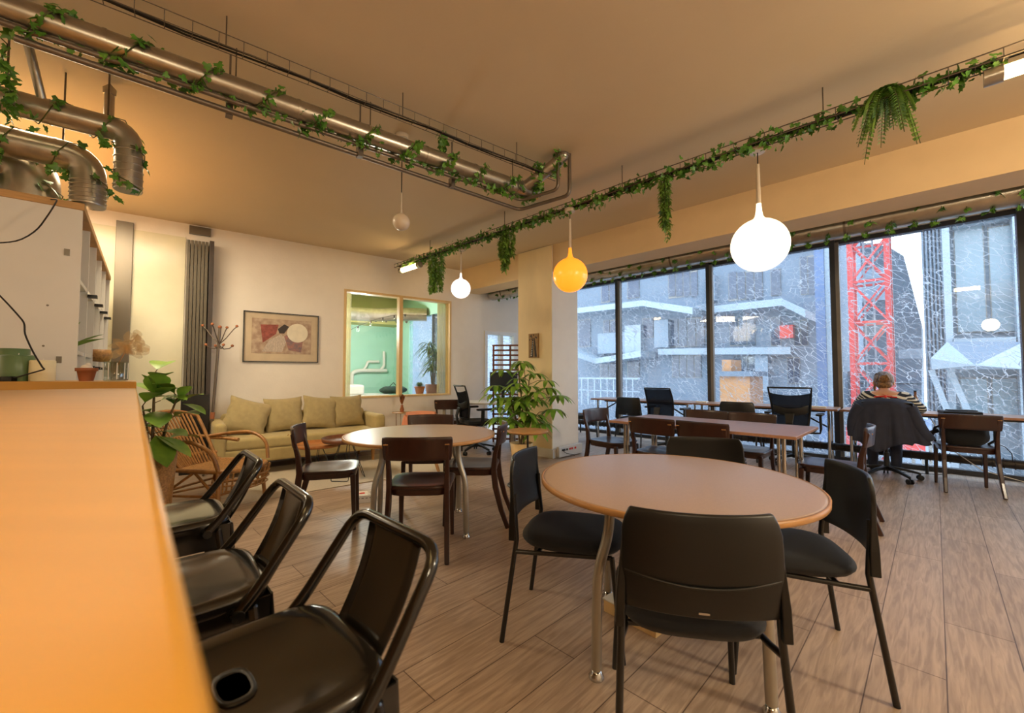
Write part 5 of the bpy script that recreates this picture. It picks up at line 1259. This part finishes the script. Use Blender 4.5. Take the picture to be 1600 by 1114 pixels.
s_, _ = sz(onW(683, 540, -.19)); curtain(s_, ws1+.06, SL, wz1+.06, 'pale yellow sheer curtain at the right side of the interior window', d=-.19)
t = thing('annex_duct', 'silver duct bending under the annex ceiling, seen through the interior window', 'duct', W(ws0+1, -1.9, 2.3)); o = W(ws0+1, -1.9, 2.3)
MB().tube(rounded([W(ws0-2.6, -1.2, 2.42)-o, W(ws0+1.0, -2.1, 2.42)-o, W(ws0+1.75, -1.75, 2.46)-o, W(ws1+.28, -1.55, 2.46)-o], .5, 8), .14, 20).build('duct_pipe', m_galv, t)
g = MB()
for k in range(5): g.tube([W(ws0+1.0+.2*k, -2.08+.06*k, 2.43)-o, W(ws0+1.02+.2*k, -2.075+.06*k, 2.43)-o], .146, 20)
g.tube([W(ws0+.6, -2.0, 2.56)-o, W(ws0+.6, -2.0, 2.94)-o], .006, 6); g.build('clamp', m_pipe, t)
t = thing('string_lights', 'string of small hanging bulbs in black sockets across the annex', 'string lights', W(ws0+.2, -1.0, 2.0)); o = W(ws0+.2, -1.0, 2.0)
pp = [W(ws0+.05+.27*k, -1.0-.1*k, 1.86+.10*k-.012*(k-3.5)**2+.05)-o for k in range(8)]; MB().tube(pp, .004, 5).build('cord', m_cable, t)
for p in pp:
    so = MB().cyl(p-Vector((0, 0, .045)), p, .014, n=10).build('socket', m_black, t); MB().ball(p-Vector((0, 0, .07)), (.02, .02, .028), 12, 8).build('bulb', m_clear, so)
t = thing('drain_pipes', 'white branching drain pipes along the green annex wall', 'pipe', W(ws0, D2+.1, .9)); o = W(ws0, D2+.1, .9); P = lambda px, py: onW(px, py, D2+.08)-o
MB().tube(rounded([P(549, 612), P(550, 582), P(560, 579), P(604, 579)], .1, 5), .045, 12).build('main_pipe', m_white, t)
MB().tube(rounded([P(568, 578), P(573, 571), P(574, 565), P(592, 565)], .08, 5), .03, 10).build('branch_pipe', m_white, t)
MB().tube(rounded([P(594, 578), P(600, 573), P(600, 552), P(600, 549)], .08, 5), .035, 10).build('branch_pipe', m_white, t)
t = thing('annex_table', 'long white table with clutter in the annex behind the interior window', 'table', W(ws0+.9, -2.2, 0)); o = W(ws0+.9, -2.2, 0)
MB().prism([W(ws0-1.2, -2.9, .74)-o, W(ws1-.3, -2.9, .74)-o, W(ws1-.3, -2.1, .74)-o, W(ws0-1.2, -2.1, .74)-o], (0, 0, .03)).build('table_top', m_white, t)
for s in (ws0-1.1, ws1-.4):
    for d in (-2.85, -2.15): MB().cyl(W(s, d, 0)-o, W(s, d, .74)-o, .02).build('leg', m_silver, t)
o_ = W(sz(onW(553, 600, -2.3))[0], -2.4, .771); t = thing('storage_box', 'white rounded box on the annex table at the lower left of the interior window', 'box', o_, rz=RZ); MB().box(0, 0, .10, .42, .3, .2).build('box_body', m_white, t, bevel=.04); MB().box(0, 0, .204, .3, .2, .012).build('lid', m_paper, t, bevel=.003)
o_ = W(sz(onW(616, 600, -2.3))[0], -2.35, .771); t = thing('bag', 'dark green bag on the annex table beside the window bar', 'bag', o_, rz=RZ); bpk(MB(), .30, .16, .14).build('bag_body', mat('dark_green_cloth', (48, 66, 58), .85), t); MB().tube([(-.1, 0, .14), (0, 0, .24), (.1, 0, .14)], .01, 8).build('handle', m_bfab, t)

# ---------------------------------------------------------------- outside
m_conc = mat('grey_render', (104, 115, 128), .85, var=.06, scale=.6); m_conc2 = mat('pale_render', (128, 140, 152), .8, var=.05, scale=.8)
m_wpan = mat('white_panel', (146, 157, 166), .6, var=.02); m_dglass = mat('dark_window_glass', (36, 50, 74), .12, var=.2, scale=.5, spec=.7)
m_ored = mat('crane_red', (206, 46, 34), .5, var=.1); m_dkb = mat('dark_cladding', (62, 72, 84), .7, var=.15, scale=2); m_orng = mat('orange_boards', (176, 120, 66), .7, var=.15, scale=5)
VF = 15.5
def P_(px, py, V=VF): return onv(px, py, V)
def rect(mb, x0, y0, x1, y1, V, th):       # upright slab covering that part of plane V, thickness th away from the room
    a, b = P_(x0, (y0+y1)/2, V), P_(x1, (y0+y1)/2, V); xm = (x0+x1)/2; z0, z1 = P_(xm, y1, V).z, P_(xm, y0, V).z
    ua, ub_ = RH*(a.x-a.y), RH*(b.x-b.y); return mb.prism([UV(ua, V, z0), UV(ub_, V, z0), UV(ub_, V+th, z0), UV(ua, V+th, z0)], (0, 0, z1-z0))
GZ = -1.7
struct(MB().prism([UV(-40, V_GL+.2, GZ-.2), UV(30, V_GL+.2, GZ-.2), UV(30, 60, GZ-.2), UV(-40, 60, GZ-.2)], (0, 0, .2)).build('ground', mat('yard_ground', (132, 140, 150), .9, var=.12, scale=.7)))
bl = thing('apartment_building', 'grey apartment building with angular white balconies across the yard', 'building', UV(-12, VF, GZ)); o = UV(-12, VF, GZ); mi = Matrix.Translation(-o)
def part(mb, name, m, par=bl, org=o, **k):
    mb.v = [p-org for p in mb.v]; return mb.build(name, m, par, **k)
part(MB().prism([UV(-30, VF, GZ), UV(-1.95, VF, GZ), UV(-1.95, VF+6, GZ), UV(-30, VF+6, GZ)], (0, 0, 11)), 'wall', m_conc)
for x0, y0, x1, y1 in ((939, 432, 964, 472), (980, 428, 999, 466), (1044, 424, 1090, 464), (1138, 424, 1192, 468), (904, 499, 923, 542), (943, 500, 963, 528), (1004, 497, 1021, 528), (1046, 497, 1101, 542), (1140, 496, 1180, 540), (1204, 495, 1220, 540), (1240, 500, 1262, 540),
                       (938, 556, 963, 590), (980, 556, 999, 590), (1050, 555, 1096, 590), (1146, 556, 1192, 612), (1230, 558, 1250, 600), (1204, 420, 1220, 462), (1250, 400, 1274, 460)):
    w = part(rect(MB(), x0, y0, x1, y1, VF-.02, .06), 'window', m_frame2)
    g = MB(); n = max(1, round((x1-x0)/13))
    for k in range(n): rect(g, x0+(x1-x0)*k/n+.8, y0+1, x0+(x1-x0)*(k+1)/n-.8, y1-1, VF-.05, .03)
    g.v = [p-o for p in g.v]; g.build('pane', m_dglass, w)
def ledge(pts, name='balcony', th=.22, m=m_wpan):
    top = []
    for x, y, dv in pts: top.append((x, y, dv))
    for (x0, y0, d0), (x1, y1, d1) in zip(top, top[1:]):
        a, b = P_(x0, y0, VF-d0), P_(x1, y1, VF-d1); z = min(a.z, b.z); ua, ub_ = RH*(a.x-a.y), RH*(b.x-b.y)
        if abs(ua-ub_) < .05: continue
        mb = MB(); mb.add([UV(ua, VF-d0, a.z), UV(ub_, VF-d1, b.z), UV(ub_, VF, b.z), UV(ua, VF, a.z), UV(ua, VF-d0, a.z-th), UV(ub_, VF-d1, b.z-th), UV(ub_, VF, b.z-th), UV(ua, VF, a.z-th)], [(0,1,2,3), (7,6,5,4), (0,4,5,1), (1,5,6,2), (2,6,7,3), (3,7,4,0)])
        part(mb, name, m)
ledge([(870, 485, .9), (1004, 469, .9), (1082, 480, 2.2), (1108, 472, .6)]); ledge([(1116, 478, .9), (1221, 466, .9), (1258, 483, 2.2)])
ledge([(880, 543, 1.6), (930, 560, .6), (1001, 548, 1.4)]); ledge([(1028, 545, .5), (1235, 542, .5)])
for x0, y0, x1, y1, m_ in ((976, 508, 1001, 552, m_wpan), (934, 520, 976, 552, m_conc2), (1218, 508, 1239, 528, m_ored), (1022, 500, 1044, 543, m_conc2), (1103, 430, 1116, 470, m_conc2), (1180, 555, 1200, 612, m_conc2)): part(rect(MB(), x0, y0, x1, y1, VF-.3, .29), 'wall_panel', m_)
g = MB()
for k in range(9): rect(g, 908+k*10, 592, 909.5+k*10, 632, VF-2.2, .04)
rect(g, 905, 590, 1000, 592.5, VF-2.2, .05); rect(g, 905, 610, 1000, 611.5, VF-2.2, .05); part(g, 'railing', m_wpan)
cb_o = P_(1148, 640, 12.5); t = thing('site_hut', 'orange boarded site hut with a grey roof in the yard before the apartment building', 'hut', cb_o)
part(rect(MB(), 1125, 588, 1172, 640, 12.5, 1.2), 'hut_wall', m_orng, t, cb_o); part(rect(MB(), 1121, 580, 1176, 588, 12.4, 1.4), 'roof', m_conc, t, cb_o)
part(rect(MB(), 1128, 562, 1142, 580, 12.6, .9), 'orange_crate', m_orng, t, cb_o)
# blue steel post and right-hand building
po = P_(1281, 640, 10.5); t = thing('steel_post', 'dark blue steel post outside left of the red crane', 'post', po); part(rect(MB(), 1275, 330, 1290, 700, 10.5, .2), 'shaft', mat('blue_steel', (88, 106, 140), .5, metal=.2), t, po); part(rect(MB(), 1291, 330, 1297, 700, 10.55, .12), 'downpipe', m_wpan, t, po)
VR = 11.5; ro = UV(RH*(P_(1470, 600, VR).x-P_(1470, 600, VR).y), VR, GZ); t = thing('modern_building', 'pale modern building with a white frame and folded diamond panels at the right', 'building', ro)
rp2 = lambda mb, name, m_, par=t: part(mb, name, m_, par, ro)
rp2(rect(MB(), 1482, 200, 1700, 760, VR+.4, 4), 'wall', mat('blue_grey_wall', (106, 119, 130), .7, var=.05))
for x0, y0, x1, y1 in ((1492, 352, 1540, 520), (1546, 352, 1584, 520), (1500, 590, 1545, 660), (1550, 590, 1592, 660)):
    w = rp2(rect(MB(), x0, y0, x1, y1, VR+.36, .05), 'window', m_frame2)
    g = rect(MB(), x0+2, y0+2, x1-2, y1-2, VR+.32, .05); g.v = [p-ro for p in g.v]; g.build('pane', mat('grey_window_glass', (126, 142, 150), .15, var=.15, scale=1), w)
g = MB(); rect(g, 1476, 200, 1488, 760, VR, .45); rect(g, 1588, 200, 1604, 760, VR, .45); rect(g, 1488, 330, 1588, 345, VR, .45); rect(g, 1488, 528, 1588, 538, VR, .45); rp2(g, 'white_frame', m_wpan)
for (x, y, dv) in (): pass
def tri(a, b, c, m_): 
    q = [P_(x, y, VR-dv) for x, y, dv in (a, b, c)]; mb = MB(); n = (q[1]-q[0]).cross(q[2]-q[0]).normalized()*.03; mb.prism(q, n); rp2(mb, 'folded_panel', m_)
tri((1454, 560, .3), (1480, 534, .1), (1524, 571, .9), m_wpan); tri((1480, 534, .1), (1600, 534, .1), (1524, 571, .9), m_conc); tri((1600, 534, .1), (1604, 577, .3), (1524, 571, .9), m_wpan); tri((1454, 560, .3), (1524, 571, .9), (1456, 577, .3), m_wpan); tri((1456, 577, .3), (1524, 571, .9), (1604, 577, .3), m_wpan)
for x0, x1, y0, y1 in ((1484, 1520, 578, 660), (1455, 1495, 578, 680)):
    a, b = P_(x0, y0, VR-.2), P_(x1, y1, VR-.2); rp2(MB().sweep([a, b], (.09, .09), UV(0, 1)), 'diagonal_brace', m_wpan)
g = MB()
for k in range(6): rect(g, 1442+k*6, 200, 1445+k*6, 700, VR+.2, .2)
rect(g, 1442, 200, 1478, 700, VR+.42, .2); rp2(g, 'ribbed_corner', m_conc)
# crane mast
cr = [P_(1335, 640, 14), P_(1394, 640, 14)]; ca = cr[0]; cb2 = cr[1]; du = (cb2-ca); du.z = 0; wd = du.length; e1 = du.normalized(); e2_ = Vector((-e1.y, e1.x, 0))
base = Vector((ca.x, ca.y, GZ)); t = thing('crane_mast', 'red lattice crane mast standing in the yard outside the window', 'crane', base); Hc = 9.5
cs = [Vector((0, 0, 0)), e1*wd, e1*wd+e2_*wd, e2_*wd]
for c_ in cs: MB().sweep([c_, c_+Vector((0, 0, Hc))], (.11, .11), e1).build('chord', m_ored, t)
for i in range(4):
    a, b = cs[i], cs[(i+1) % 4]; g = MB(); n = 9; hh = Hc/n
    for k in range(n):
        z = hh*k; g.sweep([a+Vector((0, 0, z)), b+Vector((0, 0, z))], (.06, .06), (0, 0, 1)); p0, p1 = (a, b) if k % 2 else (b, a); g.sweep([p0+Vector((0, 0, z)), p1+Vector((0, 0, z+hh))], (.05, .05), (0, 0, 1)); g.sweep([p1+Vector((0, 0, z)), p0+Vector((0, 0, z+hh))], (.035, .035), (0, 0, 1))
    g.build('lattice', m_ored, t)
g = MB()
for s in (.35, .6): g.sweep([e1*wd*s+e2_*.3, e1*wd*s+e2_*.3+Vector((0, 0, Hc))], (.04, .04), e1)
for k in range(30): g.sweep([e1*wd*.35+e2_*.3+Vector((0, 0, .3*k)), e1*wd*.6+e2_*.3+Vector((0, 0, .3*k))], (.03, .03), (0, 0, 1))
g.build('ladder', m_wpan, t)
# far masses
fo = P_(1410, 640, 24); t = thing('distant_building', 'dark sloping-roofed building behind the crane', 'building', fo)
q = [P_(1300, 640, 24), P_(1442, 640, 24), P_(1440, 505, 24), P_(1412, 400, 24), P_(1388, 385, 24), P_(1300, 372, 24)]; part(MB().prism(q, UV(0, 4)), 'wall', m_dkb, t, fo)
for x0, y0, x1, y1 in ((1310, 410, 1330, 440), (1345, 420, 1385, 470), (1418, 545, 1438, 556)): part(rect(MB(), x0, y0, x1, y1, 23.95, .08), 'window', m_conc2, t, fo)
fo = P_(1390, 640, 18); t = thing('site_containers', 'stack of grey site containers beyond the seated person', 'container', fo)
for k in range(3): part(rect(MB(), 1312, 580+20*k, 1440, 598+20*k, 17+.05*k, 2.2), 'container_wall', m_conc, t, fo)
part(rect(MB(), 1404, 546, 1442, 560, 17.2, .6), 'roof_lights', m_wpan, t, fo)
for x0, x1, y0, y1, m_, V, lb in ((1396, 1446, 690, 706, m_ored, 10.2, 'red hoarding board low in the yard beyond the bench'), (1322, 1340, 664, 700, mat('hoarding_red', (196, 70, 66), .6), 11.2, 'dark red hoarding board low in the yard beside the bench legs'), (1424, 1456, 655, 682, mat('hoarding_blue', (86, 106, 150), .6, second=(150, 166, 190), scale=6), 10.8, 'blue hoarding board in the yard between the person and the backpack')):
    oo = P_(x0, y1, V); oo.z = GZ; t = thing('hoarding', lb, 'hoarding', oo); part(rect(MB(), x0, y0, x1, y1, V, .05), 'board', m_, t, oo)
    for x in (x0+2, x1-3):
        a = P_(x, y1, V+.08); part(MB().sweep([Vector((a.x, a.y, GZ)), a+Vector((0, 0, .2))], (.05, .05), e1), 'post', m_frame2, t, oo)

# ---------------------------------------------------------------- light
w = bpy.data.worlds.new('sky'); S.world = w; w.use_nodes = True; N = w.node_tree.nodes; L = w.node_tree.links; bg = N['Background']
tc = N.new('ShaderNodeTexCoord'); sx = N.new('ShaderNodeSeparateXYZ'); L.new(tc.outputs['Generated'], sx.inputs[0]); rp = N.new('ShaderNodeValToRGB'); L.new(sx.outputs[2], rp.inputs[0])
rp.color_ramp.elements[0].position = 0; rp.color_ramp.elements[0].color = (.88, .94, 1, 1); rp.color_ramp.elements[1].position = .8; rp.color_ramp.elements[1].color = (.62, .78, 1, 1)
L.new(rp.outputs[0], bg.inputs[0]); bg.inputs[1].default_value = 3.7
def area(name, loc, rot, sx_, sy_, en, col, portal=False, spread=None):
    ld = bpy.data.lights.new(name, 'AREA'); ld.shape = 'RECTANGLE'; ld.size = sx_; ld.size_y = sy_; ld.energy = en; ld.color = col
    if portal: ld.cycles.is_portal = True
    o = bpy.data.objects.new(name, ld); COL.objects.link(o); o.location = loc; o.rotation_euler = rot; return o
area('window_portal', UV(-1.1, V_GL+.15, 1.55), (PI/2, 0, PI-PI/4), 9.6, 3.1, 1, (1, 1, 1), portal=True)
WARM = (1, .86, .64)
def point(name, loc, en, col, r=.1):
    ld = bpy.data.lights.new(name, 'POINT'); ld.energy = en; ld.color = col; ld.shadow_soft_size = r
    o = bpy.data.objects.new(name, ld); COL.objects.link(o); o.location = loc; return o
lb_ = area('bar_fill', UV(-.5, -.75, 3.05), (0, 0, -PI/4), 1.6, .8, 5.5, (1, .66, .24)); lb_.data.spread = 1.3  # unseen area light added to keep the counter orange
point('room_fill', UV(2.2, 2.4, 2.45), 95, WARM, .19)  # unseen point light added to brighten room and ceiling
point('rear_fill', UV(1.0, -.6, 2.4), 34, (1, .82, .56), .15)  # fill light added behind the camera, no fixture there
a = point('annex_fill', W(ws0+.6, -1.4, 2.1), 80, (1, .97, .9), .2)  # unseen point light added to brighten the annex
area('passage_fill', W(-1.2, 1.8, 3.05), (0, 0, 0), 1.4, 1.4, 75, (1, .84, .58)); point('passage_point_fill', W(-2.2, 2.2, 2.6), 15, (1, .86, .66), .4)  # area and point fills added to brighten the left side, no fixtures

# ---------------------------------------------------------------- render look
S.view_settings.view_transform = 'Standard'; S.view_settings.look = 'None'; S.view_settings.gamma = 1; S.view_settings.use_curve_mapping = False
S.view_settings.exposure = 0.72
S.cycles.use_denoising = True; S.cycles.max_bounces = 8; S.cycles.diffuse_bounces = 4; S.cycles.glossy_bounces = 3; S.cycles.transmission_bounces = 6; S.cycles.transparent_max_bounces = 12
S.cycles.sample_clamp_indirect = 4; S.cycles.caustics_reflective = False; S.cycles.caustics_refractive = False
